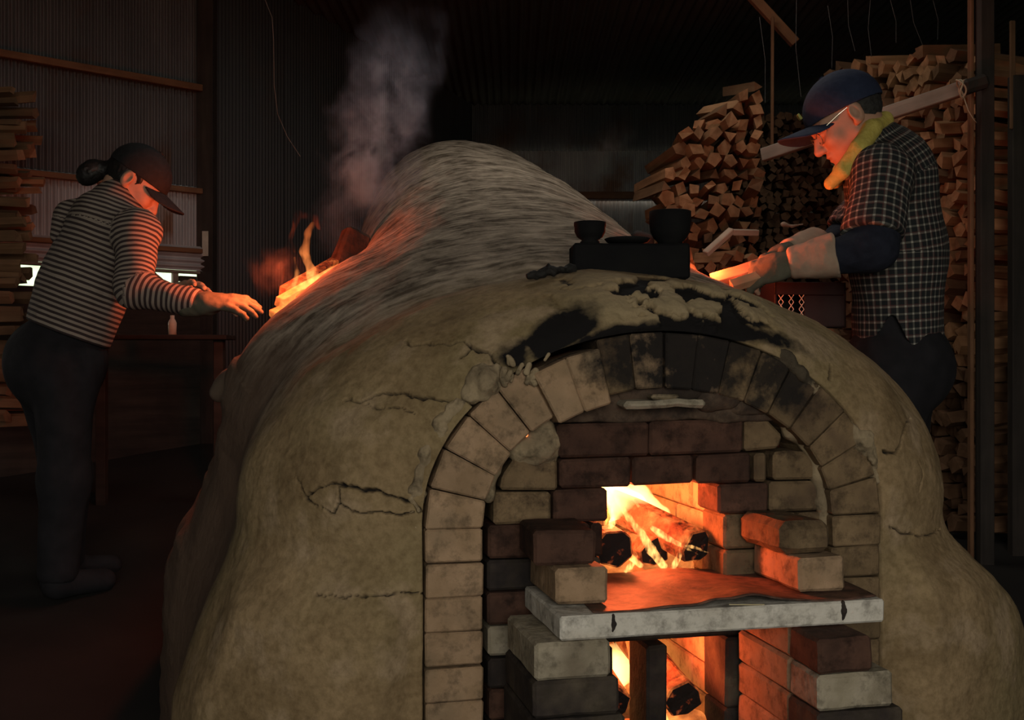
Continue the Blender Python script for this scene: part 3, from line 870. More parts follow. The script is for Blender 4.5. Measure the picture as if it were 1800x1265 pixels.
ledge = kobj('stone_ledge', rough_box('stone_ledge', .176, .075, .016, .006, 8, .004, 5), M_BR_GREY, -.094, -.026, .953)
tag(ledge, 'thin pale flat stone jutting out above the door lintel', 'stone')
ls = kobj('flat_stone', rough_box('flat_stone', .06, .04, .010, .004, 9, .003), M_MORTAR, -.03, -.012, .9705)
tag(ls, 'small grey stone chip resting on the pale stone ledge', 'stone')
straw = [(0.03 + .07 * t, -.250 + .004 * math.sin(t * 3), .601 + .004 * (1 - t) ** 2) for t in np.linspace(0, 1, 8)]
me = tube_mesh('straw', [kw(*p) - kw(*straw[0]) for p in straw], .0012, 5)
o = link('straw', me, simple('dry_straw', (.45, .38, .22), (.55, .48, .3)), None, kw(*straw[0])); o.location.z += .0; tag(o, 'single pale straw along the front edge of the white slab', 'straw')

# ------------------------------------------------------------------ fire
def make_ember(name, base, glow, amount, strength, sc=26):
    g = G(name); co = g.coord('Object')
    nz = g.noise(co, sc, 5, .6)
    vor = g.n('TexVoronoi', {'Vector': co, 'Scale': sc * 1.6}, feature='DISTANCE_TO_EDGE')
    f = g.ramp(nz, [(.5 - amount, (0, 0, 0)), (.5 + .25 - amount * .3, (1, 1, 1))])
    ck = g.ramp(vor.outputs['Distance'], [(0, (1, 1, 1)), (.25, (.6, .6, .6))])
    f2 = g.mix(1.0, f, ck, 'MULTIPLY')
    col = g.mix(nz, base, tuple(x * 1.8 for x in base))
    h = g.math('ADD', vor.outputs['Distance'], nz)
    return g.principled(col, .9, h, .8, .008, 0, .2, g.mix(f, glow, (1.0, .33, .07)), g.math('MULTIPLY', f2, strength))
M_CHAR = make_ember('charred_wood', (.010, .007, .006), (1.0, .10, .02), -.10, .5)
M_EMBER = make_ember('glowing_wood', (.05, .022, .012), (1.0, .13, .02), .10, .9)
M_EMBER_HOT = make_ember('burning_wood', (.13, .055, .022), (1.0, .17, .03), .25, 1.5, 14)

def wlump(name, pts, rad, mat, h=.006, nzs=25, amp=.008, k=.02, seed=0):
    """free-standing lump: points in world coordinates, origin at the first"""
    o0 = Vector(pts[0]); loc = [tuple(Vector(p) - o0) for p in pts]
    o = lump(name, loc, rad, mat, None, h, nzs, amp, k, seed); o.location = o0; return o
def split_log(name, p, q, r, mat, seed=0, sides=5, end_mat=None, taper=.9):
    """split piece of firewood from p to q: uneven many-sided prism, origin at p"""
    rnd = random.Random(seed)
    p, q = Vector(p), Vector(q); L = (q - p).length
    sec = []
    for k in range(sides):
        a = 2 * math.pi * (k + rnd.uniform(-.22, .22)) / sides
        sec.append((math.cos(a) * r * rnd.uniform(.8, 1.15), math.sin(a) * r * rnd.uniform(.75, 1.1)))
    V, F = [], []
    nst = 5
    for i in range(nst):
        t = i / (nst - 1); s = 1 + (taper - 1) * t
        bx, by = rnd.uniform(-.05, .05) * r, rnd.uniform(-.05, .05) * r
        for (y, z) in sec: V.append((L * t, y * s + bx, z * s + by))
    for i in range(nst - 1):
        for k in range(sides):
            k2 = (k + 1) % sides; F.append((i*sides+k, i*sides+k2, (i+1)*sides+k2, (i+1)*sides+k))
    F.append(tuple(range(sides))[::-1]); F.append(tuple((nst-1)*sides+k for k in range(sides)))
    me = mesh(name, V, F)
    bm = bmesh.new(); bm.from_mesh(me); bmesh.ops.recalc_face_normals(bm, faces=bm.faces)
    bmesh.ops.bevel(bm, geom=[e for e in bm.edges], offset=r * .08, segments=1, affect='EDGES'); bm.to_mesh(me); bm.free()
    if end_mat is not None:
        me.materials.append(mat); me.materials.append(end_mat)
        for f in me.polygons:
            if abs(f.normal.x) > .8: f.material_index = 1
    o = link(name, me, mat)
    xa = (q - p).normalized(); ya = Vector((0, 0, 1)).cross(xa).normalized(); za = xa.cross(ya)
    o.matrix_local = Matrix.Translation(p) @ Matrix((xa, ya, za)).transposed().to_4x4()
    return o
LOGS = [  # in the upper firebox, kiln coordinates
 ((-.075, .09, .648), (-.05, .50, .665), .046, 'charred log end at the left of the blazing stoke hole', M_EMBER, M_CHAR),
 ((.118, .10, .648), (-.04, .50, .735), .044, 'diagonal log with cracked glowing bark at the right of the stoke hole', M_EMBER, M_CHAR),
 ((.035, .16, .625), (.03, .55, .63), .036, 'dark-ended log low in the middle of the upper fire', M_EMBER, M_CHAR),
 ((-.10, .18, .690), (.04, .50, .70), .040, 'glowing log lying across the top of the upper fire', M_EMBER_HOT, M_EMBER),
]
for k, (p, q, r, lab, m, me_) in enumerate(LOGS):
    o = split_log('burning_log', kw(*p), kw(*q), r, m, 20 + k, 7, me_); tag(o, lab, 'log', 'logs burning inside the kiln')
LOW = [
 ((.085, .10, .318), (.06, .42, .40), .045, 'charred log propped in the lower right fire hole', M_EMBER, M_CHAR),
 ((-.075, .10, .32), (-.09, .40, .40), .042, 'charred log in the narrow lower left fire hole', M_EMBER, M_CHAR),
 ((.03, .20, .37), (.10, .5, .43), .04, 'bright ember log at the back of the lower fire', M_EMBER_HOT, M_EMBER),
]
for k, (p, q, r, lab, m, me_) in enumerate(LOW):
    o = split_log('burning_log', kw(*p), kw(*q), r, m, 40 + k, 7, me_); tag(o, lab, 'log', 'logs burning inside the kiln')
ember_bed = lump('ember_bed', [(-.12, .2, .585), (.1, .2, .585), (.1, .75, .60), (-.1, .75, .60)], .03, M_EMBER_HOT, None, .008, 22, .014, .05, 4)
ember_bed.location = KLOC; ember_bed.rotation_euler = (0, 0, KTH); tag(ember_bed, 'bed of glowing embers on the grate behind the stoke hole', 'embers', kind='stuff')
ember_bed2 = lump('ember_bed', [(-.12, .15, .235), (.12, .15, .235), (.1, .75, .25), (-.1, .75, .25)], .035, M_EMBER_HOT, None, .008, 22, .014, .05, 5)
ember_bed2.location = KLOC; ember_bed2.rotation_euler = (0, 0, KTH); tag(ember_bed2, 'bed of glowing embers in the ash pit below the slab', 'embers', kind='stuff')

def make_flame(name, strength, c_lo, c_hi, z0, z1, sc=14, thr=.42):
    """burning gas: emits through its depth, brighter and paler low down"""
    g = G(name); co = g.coord('Object')
    sep = g.n('SeparateXYZ', {0: co})
    t = g.n('MapRange', {'Value': sep.outputs[2], 'From Min': z0, 'From Max': z1}).outputs[0]
    nz = g.noise(g.scale(co, (1, 1, .4)), sc, 3, .55)
    dens = g.ramp(nz, [(thr, (.03, .03, .03)), (thr + .22, (1, 1, 1))])
    st = g.math('MULTIPLY', dens, g.ramp(t, [(0, (1, 1, 1)), (.55, (.55,) * 3), (1, (.04,) * 3)]))
    e = g.n('Emission', {'Color': g.mix(t, c_lo, c_hi), 'Strength': g.math('MULTIPLY', st, strength)})
    g.t.links.new(e.outputs[0], g.out.inputs['Volume'])
    return g.m
def flame(name, pts, rad, mat, label, h=.006, amp=.006, seed=0, kfr=True):
    P = [kw(*p) for p in pts] if kfr else [Vector(p) for p in pts]
    o = wlump(name, P, rad, mat, h, 16, amp, .6 * max(rad), seed)
    tag(o, label, 'flame'); return o
MF_HOT = make_flame('white_hot_flame', 75, (1, .50, .15), (1, .55, .20), -.1, .45, 9, .36)
MF_TONGUE = make_flame('orange_flame', 230, (1, .46, .13), (1, .28, .06), 0, .26, 110, .42)
def tongue(label, base, top, sway, r, seed, mat=None):
    """one thin wavering tongue of flame, in kiln coordinates"""
    rr = random.Random(seed); n = 7; pts = []; rad = []
    for i in range(n):
        t = i / (n - 1)
        w_ = sway * math.sin(t * 4.2 + rr.uniform(-.3, .3) + seed)
        pts.append((base[0] + (top[0] - base[0]) * t + w_, base[1] + (top[1] - base[1]) * t, base[2] + (top[2] - base[2]) * t))
        rad.append(max(.0014, .85 * r * (1 - t) ** .7 * (1.0 if i else .7)))
    return flame('flame', pts, rad, mat or MF_TONGUE, label, .0025, .003, seed)
flame('flame', [(-.09, .40, .70), (-.02, .42, .715), (.06, .42, .70)], [.055, .065, .05], MF_HOT, 'white-hot fire filling the top of the stoke hole', .008, .03, 1)
flame('flame', [(-.085, .27, .715), (-.02, .30, .725), (.05, .30, .722), (.10, .27, .70)], [.034, .040, .036, .016], make_flame('white_hot_band', 110, (1, .52, .17), (1, .52, .17), -1, 1, 16, .26), 'white glare of flame under the lintel of the stoke hole', .005, .02, 21)
tongue('broad bright flame tongue rising between the upper logs', (.03, .10, .61), (-.055, .22, .80), .010, .013, 2)
tongue('flame tongue curling leftwards over the left upper log', (-.01, .12, .61), (-.09, .2, .72), .008, .009, 3)
tongue('flame tongue sweeping to the end of the right upper log', (.02, .11, .69), (.118, .075, .625), .006, .009, 4)
tongue('wavering flame behind the middle upper log', (.05, .22, .64), (.02, .26, .745), .012, .010, 31)
tongue('pale flame above the charred left upper log', (-.075, .13, .69), (-.05, .2, .755), .009, .010, 32)
tongue('small flame at the foot of the right upper log', (.06, .09, .605), (.075, .10, .665), .006, .008, 5)
tongue('small flame below the charred left upper log', (-.05, .09, .605), (-.02, .10, .65), .006, .009, 6)
tongue('flame rim along the right upper log end', (.075, .08, .655), (.135, .07, .64), .008, .005, 7)
flame('flame', [(.03, .42, .30), (.07, .42, .32)], [.055, .05], MF_HOT, 'bright fire in the lower fire hole under the slab', .008, .03, 8)
tongue('flame licking up the log in the lower right fire hole', (.05, .13, .27), (.035, .2, .42), .008, .011, 9)
flame('flame', [(-.08, .35, .30), (-.08, .35, .40)], [.05, .035], MF_TONGUE, 'orange fire in the narrow lower left fire hole', .006, .02, 10)

def fire_light(name, loc, energy, r=.05, col=(1, .30, .075)):
    l = bpy.data.lights.new(name, 'POINT'); l.energy = energy; l.color = col; l.shadow_soft_size = r
    o = bpy.data.objects.new(name, l); COL.objects.link(o); o.location = loc; return o
fire_light('fire_glow_upper', kw(-.035, .19, .735), 11, .03, (1, .145, .04))
fire_light('fire_glow_back', kw(-.03, .55, .82), 4.5, .06, (1, .26, .06))
fire_light('fire_glow_lower', kw(.02, .16, .41), 5.5, .03, (1, .145, .04))
fire_light('fire_glow_lower_narrow', kw(-.06, .30, .42), 1.0, .03, (1, .24, .06))

# sparks of fire showing through gaps round the door
M_SPARK = G('ember_glow'); e_ = M_SPARK.n('Emission', {'Color': (1, .22, .06, 1), 'Strength': 2.5}); M_SPARK.t.links.new(e_.outputs[0], M_SPARK.out.inputs['Surface']); M_SPARK = M_SPARK.m
for (p, q, r) in (((-.165, .012, .984), (-.150, .012, .990), .0028), ((-.185, .014, .975), (-.173, .014, .981), .0018), ((-.222, .014, .938), (-.219, .014, .941), .002), ((-.285, .014, .898), (-.283, .014, .901), .0018)):
    lump('ember_gap', [p, q], r, M_SPARK, dw, .0015, 60, .0008, .004)

# side stoke hole on the left flank: split wood ablaze
def pix(px, py, Y): return Vector(((px - 900) / 1900 * Y, Y, 1.05 + (632.5 - py) / 1900 * Y))
SIDE = [
 ((-.735, 3.42, 1.228), (-.575, 3.62, 1.352), .030, 'split log ablaze on the rim of the left side stoke hole, nearest', M_EMBER_HOT),
 ((-.735, 3.50, 1.262), (-.60, 3.68, 1.375), .034, 'glowing red split log lying behind the blazing one at the left stoke hole', M_EMBER),
 ((-.75, 3.40, 1.185), (-.66, 3.50, 1.245), .026, 'short ember-bright block at the lower lip of the left stoke hole', M_EMBER_HOT),
]
for k, (p, q, r, lab, m) in enumerate(SIDE):
    o = split_log('burning_log', p, q, r, m, 60 + k, 5); tag(o, lab, 'log', 'logs burning at the left side stoke hole')
MF_SIDE = make_flame('side_flame', 50, (1, .34, .085), (1, .18, .035), 0, .27, 45, .36)
flame('flame', [(-.625, 3.5, 1.26), (-.645, 3.5, 1.33), (-.672, 3.5, 1.40), (-.662, 3.5, 1.46), (-.645, 3.5, 1.49)], [.018, .020, .015, .008, .004], MF_SIDE, 'tall orange flame leaping from the left side stoke hole', .004, .010, 11, False)
flame('flame', [(-.70, 3.46, 1.27), (-.69, 3.47, 1.33), (-.70, 3.48, 1.38)], [.012, .010, .004], MF_SIDE, 'shorter orange flame left of the tall one', .004, .008, 16, False)
flame('flame', [(-.72, 3.42, 1.21), (-.66, 3.47, 1.27), (-.59, 3.54, 1.345)], [.020, .026, .016], MF_SIDE, 'sheet of flame along the burning logs of the left stoke hole', .006, .010, 12, False)
MF_RED = make_flame('red_flame_wisp', 16, (1, .14, .03), (1, .08, .02), 0, .16, 30, .45)
flame('flame', [(-.70, 3.48, 1.40), (-.715, 3.48, 1.44), (-.69, 3.5, 1.52), (-.64, 3.5, 1.51), (-.625, 3.5, 1.475)], [.012, .012, .012, .010, .006], MF_RED, 'dark red curl of flame above the left side stoke hole', .005, .010, 13, False)
flame('flame', [(-.735, 3.44, 1.27), (-.73, 3.44, 1.31), (-.725, 3.44, 1.34)], [.006, .005, .003], MF_RED, 'thin red flame tip beside the tall flame', .003, .003, 14, False)
fire_light('fire_glow_left_hole', (-.765, 3.41, 1.33), 17, .05, (1, .14, .038))
o = kobj('stoke_hole_cover', rough_box('stoke_hole_cover', .10, .07, .17, .010, 12, .006, 4), M_BR_SCORCH, -.555, 1.70, 1.375, math.radians(20), math.radians(-8), math.radians(24))
tag(o, 'dark stone cover propped behind the flames of the left stoke hole', 'stone')
# right side stoke hole
flame('flame', [tuple(pix(1226, 492, 3.22)), tuple(pix(1216, 462, 3.22)), tuple(pix(1212, 430, 3.22))], [.012, .008, .003], make_flame('right_red_flame', 45, (1, .15, .04), (1, .10, .02), 0, .12, 25, .40), 'red flame at the right side stoke hole beside the black bowl', .003, .003, 15, False)
fire_light('fire_glow_right_hole', pix(1250, 476, 3.12), 12, .04, (1, .13, .035))
# rims of the side stoke holes
for (pts, sd) in (([(-.655, 1.15, 1.185), (-.66, 1.35, 1.235), (-.62, 1.6, 1.30)], 31), ([(.52, .90, 1.22), (.47, 1.05, 1.32), (.44, 1.2, 1.37)], 32)):
    lump('stoke_rim', pts, .030, M_CLAY, kiln, .007, 18, .012, .03, sd)

# ------------------------------------------------------------------ bowls and bits on the crown of the kiln
M_SOOTPOT = simple('sooty_black_stoneware', (.006, .006, .007), (.010, .010, .010), 14, .85, .2, 5, 0, .01, .1)
Yp = 2.50
blk = kobj('offering_block', rough_box('offering_block', .270, .10, .082, .005, 5, .002, 5), M_SOOTPOT, -.105, .30, 1.236, math.radians(-11))
tag(blk, 'blackened brick block on the kiln crown carrying the bowls', 'block')
bz = 1.236 + .082
def on_block(px): 
    p = pix(px, 430, 2.515); return p.x, p.y
x, y = on_block(1037)
me = lathe_mesh('footed_bowl', [(0, .0), (.022, 0), (.023, .006), (.019, .010), (.030, .018), (.036, .030), (.036, .040), (.0375, .044), (.0375, .052), (.034, .053), (.033, .030), (.020, .016), (0, .014)])
o = link('footed_bowl', me, M_SOOTPOT, None, (x, y, bz), smooth=True); tag(o, 'small black footed bowl on the left end of the block', 'bowl')
x, y = on_block(1178)
me = lathe_mesh('tall_bowl', [(0, 0), (.028, 0), (.029, .006), (.038, .014), (.046, .030), (.0485, .05), (.0485, .077), (.046, .078), (.045, .045), (.030, .016), (0, .012)])
o = link('tall_bowl', me, M_SOOTPOT, None, (x, y, bz), smooth=True); tag(o, 'larger deep black bowl on the right end of the block', 'bowl')
x, y = on_block(1103)
me = lathe_mesh('flat_dish', [(0, 0), (.030, 0), (.048, .006), (.054, .013), (.050, .015), (.03, .010), (0, .011)])
o = link('flat_dish', me, M_SOOTPOT, None, (x, y, bz), smooth=True); tag(o, 'shallow black dish between the two black bowls', 'dish')
M_COAL = simple('black_charcoal', (.006, .006, .006), (.02, .018, .016), 30, .8, .6)
o = wlump('charred_stick', [kw(-.235, .20, 1.232), kw(-.19, .20, 1.243), kw(-.13, .22, 1.252)], [.009, .011, .008], M_COAL, .0028, 70, .009, .012, 6)
tag(o, 'blackened stick lying on the clay left of the bowls', 'stick')
o = wlump('dark_stone', [pix(1122, 418, 3.75), pix(1136, 424, 3.75)], .028, M_COAL, .006, 20, .006, .02, 7); tag(o, 'dark stone on the kiln back behind the bowls', 'stone')

# stones and a wood chip on the left bank
o = wlump('bank_stone', [pix(385, 692, 3.0), pix(408, 672, 3.0), pix(426, 655, 3.02)], [.026, .034, .024], simple('brown_fieldstone', (.07, .05, .038), (.12, .085, .06), 9), .007, 16, .008, .03, 8); tag(o, 'brown stone lying on the bank at the left flank of the kiln', 'stone')
o = split_log('wood_chip', pix(440, 662, 3.0), pix(440, 630, 3.0), .010, simple('fresh_wood_chip', (.5, .36, .24), (.6, .45, .3), 20), 3, 4); tag(o, 'pale upright wood chip beside the brown bank stone', 'wood chip')

# ------------------------------------------------------------------ firewood
M_FW = make_wood('split_firewood', (.25, .12, .052), (.47, .255, .13), (1, 1, 1), 26, .6)
M_FW2 = make_wood('dull_firewood', (.17, .085, .042), (.30, .165, .088), (1, 1, 1), 26, .5)
def fw_variants(n, r, L, seed):
    out = []
    for k in range(n):
        rnd = random.Random(seed + k); sides = rnd.choice((3, 4, 4, 5))
        sec = []
        for j in range(sides):
            a = 2 * math.pi * (j + rnd.uniform(-.2, .2)) / sides
            sec.append((math.cos(a) * r * rnd.uniform(.75, 1.2), math.sin(a) * r * rnd.uniform(.75, 1.15)))
        V, F = [], []
        for i, t in enumerate((0, .5, 1)):
            bx, by = rnd.uniform(-.12, .12) * r, rnd.uniform(-.12, .12) * r; s = rnd.uniform(.85, 1.05)
            for (y, z) in sec: V.append((L * t + rnd.uniform(-.006, .006), y * s + bx, z * s + by))
        for i in range(2):
            for j in range(sides):
                j2 = (j + 1) % sides; F.append((i*sides+j, i*sides+j2, (i+1)*sides+j2, (i+1)*sides+j))
        F.append(tuple(range(sides))[::-1]); F.append(tuple(2*sides+j for j in range(sides)))
        me = mesh('firewood', V, F)
        bm = bmesh.new(); bm.from_mesh(me); bmesh.ops.recalc_face_normals(bm, faces=bm.faces); bm.to_mesh(me); bm.free()
        out.append(me)
    return out
FW = fw_variants(14, .036, .36, 100)
FWS = fw_variants(8, .026, .36, 300)
def place_fw(me, p, axis, roll, mat, label, group, name='firewood'):
    o = link(name, me, mat)
    xa = Vector(axis).normalized(); ya = Vector((0, 0, 1)).cross(xa).normalized(); za = xa.cross(ya)
    s_ = .82 + .28 * random.random()
    o.matrix_local = Matrix.Translation(Vector(p)) @ Matrix((xa, ya, za)).transposed().to_4x4() @ Matrix.Rotation(roll, 4, 'X') @ Matrix.Diagonal((1, s_ * random.uniform(.7, 1.05), s_ * random.uniform(.85, 1.2), 1))
    tag(o, label, 'firewood', group); return o
def joined(name, items, mat, label, group=None):
    """far or hidden pieces of a stack: real pieces joined into one object"""
    Vs, Fs = [], []
    for me, M in items:
        b = len(Vs)
        for v in me.vertices: Vs.append(M @ v.co)
        for f in me.polygons: Fs.append(tuple(b + k for k in f.vertices))
    o = link(name, mesh(name, Vs, Fs), mat); tag(o, label, 'firewood', kind='stuff'); return o
def frame(p, axis, roll):
    xa = Vector(axis).normalized(); ya = Vector((0, 0, 1)).cross(xa).normalized(); za = xa.cross(ya)
    return Matrix.Translation(Vector(p)) @ Matrix((xa, ya, za)).transposed().to_4x4() @ Matrix.Rotation(roll, 4, 'X')
rnd = random.Random(5)
# near stack between the bowls and the worker, cut ends to the front
filler = []
x0, x1, Y1 = .675, 1.10, 4.70
top = lambda x: np.interp(x, [.66, .74, .80, .90, .98, 1.04, 1.10], [1.80, 2.06, 2.10, 2.13, 2.22, 2.27, 2.30])
z = .46
while z < 2.3:
    x = x0 + rnd.uniform(-.01, .03) + (.06 if z > 2.0 else 0)
    while x < x1:
        if z < top(x):
            p = (x, Y1 + rnd.uniform(-.05, .05), z + rnd.uniform(-.008, .008)); ax = (rnd.uniform(-.30, .22), 1, rnd.uniform(-.18, .18))
            k = rnd.randrange(14); roll = rnd.uniform(0, 6.3)
            if z > 1.32: place_fw(FW[k], p, ax, roll, M_FW, 'split firewood, cut end showing, in the tall stack beside the bowls', 'near firewood stack by the bowls')
            else: filler.append((FW[k], frame(p, ax, roll)))
        x += .064
    z += .056
# recessed finer stack between the two
fill2 = []
z = .8
while z < 2.42:
    x = 1.20
    while x < 2.05:
        fill2.append((FWS[rnd.randrange(8)], frame((x + rnd.uniform(-.01, .01), 6.0 + rnd.uniform(-.06, .06), z), (rnd.uniform(-.12, .12), 1, rnd.uniform(-.1, .1)), rnd.uniform(0, 6.3)))); x += .047
    z += .042
joined('firewood_mass', fill2, M_FW2, 'finer, darker firewood stacked in the recess behind the worker')
# long stack on the right, ends facing the kiln, turned to the view
B0 = np.array([1.765, 4.12]); fd = np.array([-.25, .78]); fd /= np.linalg.norm(fd)
axr = (.95, .30)
MAN = [(1400, 130), (1530, 130), (1560, 210), (1650, 290), (1668, 600), (1640, 800), (1480, 800), (1470, 300)]
def inpoly(x, y, poly):
    c = False; j = len(poly) - 1
    for i in range(len(poly)):
        xi, yi = poly[i]; xj, yj = poly[j]
        if (yi > y) != (yj > y) and x < (xj - xi) * (y - yi) / (yj - yi) + xi: c = not c
        j = i
    return c
cnt = 0
z = .42; r_ = 0
while z < 2.42:
    for cidx in range(15):
        s = cidx * .064 + (.03 if r_ % 2 else 0) + rnd.uniform(-.008, .008)
        tp = np.interp(s, [0, .12, .35, .6, .9], [2.20, 2.26, 2.34, 2.36, 2.42])
        if z > tp: continue
        jut = rnd.uniform(-.05, .05)
        p = B0 + fd * s - np.array(axr) * (.0 + jut)
        Pz = z + rnd.uniform(-.006, .006)
        px = 900 + 1900 * p[0] / p[1]; py = 632.5 - 1900 * (Pz - 1.05) / p[1]
        ax = (axr[0], axr[1] + rnd.uniform(-.14, .10), rnd.uniform(-.10, .10)); k = rnd.randrange(14); roll = rnd.uniform(0, 6.3)
        hid = inpoly(px, py, MAN) or px < 1478 or z < 1.0
        if not hid and (cidx < 13 or z > 1.9):
            place_fw(FW[k], (p[0], p[1], Pz), ax, roll, M_FW, 'split firewood log in the long stack behind the plaid-shirted worker', 'long firewood stack on the right'); cnt += 1
        else: filler.append((FW[k], frame((p[0], p[1], Pz), ax, roll)))
    z += .057; r_ += 1
# low courses of all stacks
# stack at the left edge
z = .8
while z < 2.12:
    for cidx in range(2):
        p = (-2.30 + rnd.uniform(-.03, .04), 4.25 + cidx * .13 + rnd.uniform(-.02, .02), z + rnd.uniform(-.01, .01))
        ax = (1, rnd.uniform(-.15, .15), rnd.uniform(-.06, .06)); k = rnd.randrange(8); roll = rnd.uniform(0, 6.3)
        if z > 1.33: place_fw(FWS[k], p, ax, roll, M_FW2, 'small split stick in the stack at the left edge, by the window', 'stack of sticks at the left edge')
        else: filler.append((FWS[k], frame(p, ax, roll)))
    z += .046
joined('firewood_mass', filler, M_FW2, 'lower courses of the firewood stacks, half lost in the dark')
# loose pile in front of the near stack, with pale split sticks on it
pile = [(1250, 470, 4.25, 20), (1275, 455, 4.25, 60), (1300, 450, 4.25, -30), (1325, 455, 4.28, 10), (1262, 490, 4.2, 75), (1290, 485, 4.2, 40), (1318, 485, 4.2, -15), (1340, 475, 4.25, 35), (1245, 505, 4.15, 0), (1280, 510, 4.15, 30), (1312, 512, 4.15, -40), (1345, 505, 4.2, 15)]
for k, (px, py, Y, a) in enumerate(pile):
    p = pix(px, py, Y); place_fw(FW[k % 14], p, (math.sin(math.radians(a)) * .6, 1, .05), k * 1.3, M_FW, 'split log in the low loose pile in front of the near stack', 'low loose pile of firewood')
pp = [(x * .1 + .78, 4.35, .5 + .1 * k) for k in range(6) for x in range(4)]
joined('firewood_mass', [(FW[j % 14], frame((a, b, c), (rnd.uniform(-.2, .2), 1, 0), j)) for j, (a, b, c) in enumerate([(.74 + .075 * i, 4.25, .45 + .07 * r) for r in range(13) for i in range(4)])], M_FW2, 'lower courses of the low loose firewood pile')
M_PALE = make_wood('freshly_split_wood', (.42, .35, .27), (.55, .46, .36), (1, 1, 1), 20, .05)
o = bar('pale_stick', pix(1240, 446, 4.18), pix(1287, 404, 4.22), .03, .022, M_PALE, None, .4); tag(o, 'bright pale split stick leaning on the low pile', 'stick')
o = bar('pale_stick', pix(1287, 408, 4.22), pix(1332, 409, 4.25), .03, .024, M_PALE, None, .2); tag(o, 'short pale stick lying level atop the low pile', 'stick')
o = wlump('pale_scrap', [pix(1377, 394, 4.4), pix(1392, 397, 4.4), pix(1411, 394, 4.4)], [.010, .006, .005], M_PALE, .004, 40, .004, .01, 3); tag(o, 'crumpled pale scrap on the firewood by the worker\'s arm', 'scrap')

# posts, timber rail and rope
o = bar('shed_post', (1.706, 3.90, .25), (1.706, 3.90, 3.2), .05, .05, M_POST); tag(o, 'dark square post in front of the long firewood stack, with the timber tied to it', 'post')
o = bar('batten', (1.668, 3.93, .25), (1.668, 3.93, 3.2), .03, .014, M_PURLIN); tag(o, 'thin brown batten along the near edge of the dark post', 'batten')
o = bar('shed_post', (1.868, 4.0, .3), (1.868, 4.0, 2.10), .045, .05, M_POST); tag(o, 'shorter dark post nearest the right border of the picture', 'post')
o = bar('batten', (1.845, 3.985, 1.9), (1.845, 3.985, 2.30), .012, .02, M_PURLIN); tag(o, 'short pale brown lath at the top of the shorter post', 'batten')
p, q = pix(1340, 273, 4.35), pix(1705, 151, 3.84)
o = bar('timber_rail', p, q, .03, .052, M_GREYWOOD); tag(o, 'pale grey timber slanting behind the worker up to the dark post', 'timber')
o = bar('dark_pipe', pix(1692, 155, 3.83), pix(1735, 142, 3.83), .055, .05, M_POST, None, 0, .012); tag(o, 'dark stub bound to the post at the end of the grey timber', 'stub')
M_ROPE = simple('straw_rope', (.34, .27, .18), (.45, .37, .26), 40)
c = pix(1690, 158, 3.80)
loop = [c + Vector((.008 * math.cos(a * 2.3) + .012 * math.sin(a * .9), .030 * math.sin(a), .034 * math.cos(a))) for a in np.linspace(0, 12.6, 60)]
rope = empty('rope_binding', c); tag(rope, 'straw rope lashed round the grey timber at the post', 'rope')
link('lashing', tube_mesh('lashing', [p - c for p in loop], .0032, 6), M_ROPE, rope, smooth=True)
tail = [Vector((0, -.02, -.03)), Vector((.012, -.03, -.08)), Vector((.03, -.03, -.11)), Vector((.045, -.02, -.12))]
link('tail', tube_mesh('tail', tail, .002, 5), M_ROPE, rope, smooth=True)
o = bar('roof_brace', pix(1315, -14, 5.2), pix(1398, 76, 5.2), .04, .045, M_PURLIN); tag(o, 'short brown brace slanting down from the roof above the near stack', 'brace')
o = bar('hanging_rod', pix(1358, 30, 5.15), pix(1357, 285, 5.15), .014, .014, M_PURLIN, None, 0, .002); tag(o, 'thin brown rod hanging beside the near firewood stack', 'rod')
M_WEB = simple('dusty_thread', (.06, .06, .06), (.1, .1, .1), 10)
for k, (xa, ya, xb, yb) in enumerate([(1335, 30, 1345, 180), (1400, 0, 1408, 170), (1455, 10, 1462, 120), (1490, 0, 1503, 90), (1565, 0, 1575, 75), (1600, 0, 1622, 80), (1640, 0, 1648, 70), (1530, 0, 1532, 100)]):
    m_ = ((xa + xb) / 2 + 5 * (-1) ** k, (ya + yb) / 2)
    pts = [pix(xa, ya, 4.6), pix(m_[0], m_[1], 4.6), pix(xb, yb, 4.6)]
    o = link('cobweb_strand', tube_mesh('cobweb_strand', [p - pts[0] for p in pts], .0012, 4), M_WEB, None, pts[0]); tag(o, 'dusty cobweb strand hanging from the roof over the firewood', 'cobweb', 'cobweb strands above the firewood')
w = [pix(466, 0, 4.2), pix(478, 30, 4.2), pix(481, 70, 4.2), pix(482, 150, 4.2), pix(488, 200, 4.2), pix(505, 240, 4.2), pix(528, 275, 4.2)]
o = link('hanging_wire', tube_mesh('hanging_wire', [p - w[0] for p in w], .0009, 5), simple('pale_wire', (.14, .13, .11), (.18, .17, .15)), None, w[0]); tag(o, 'thin pale wire dangling from the roof above the flames', 'wire')

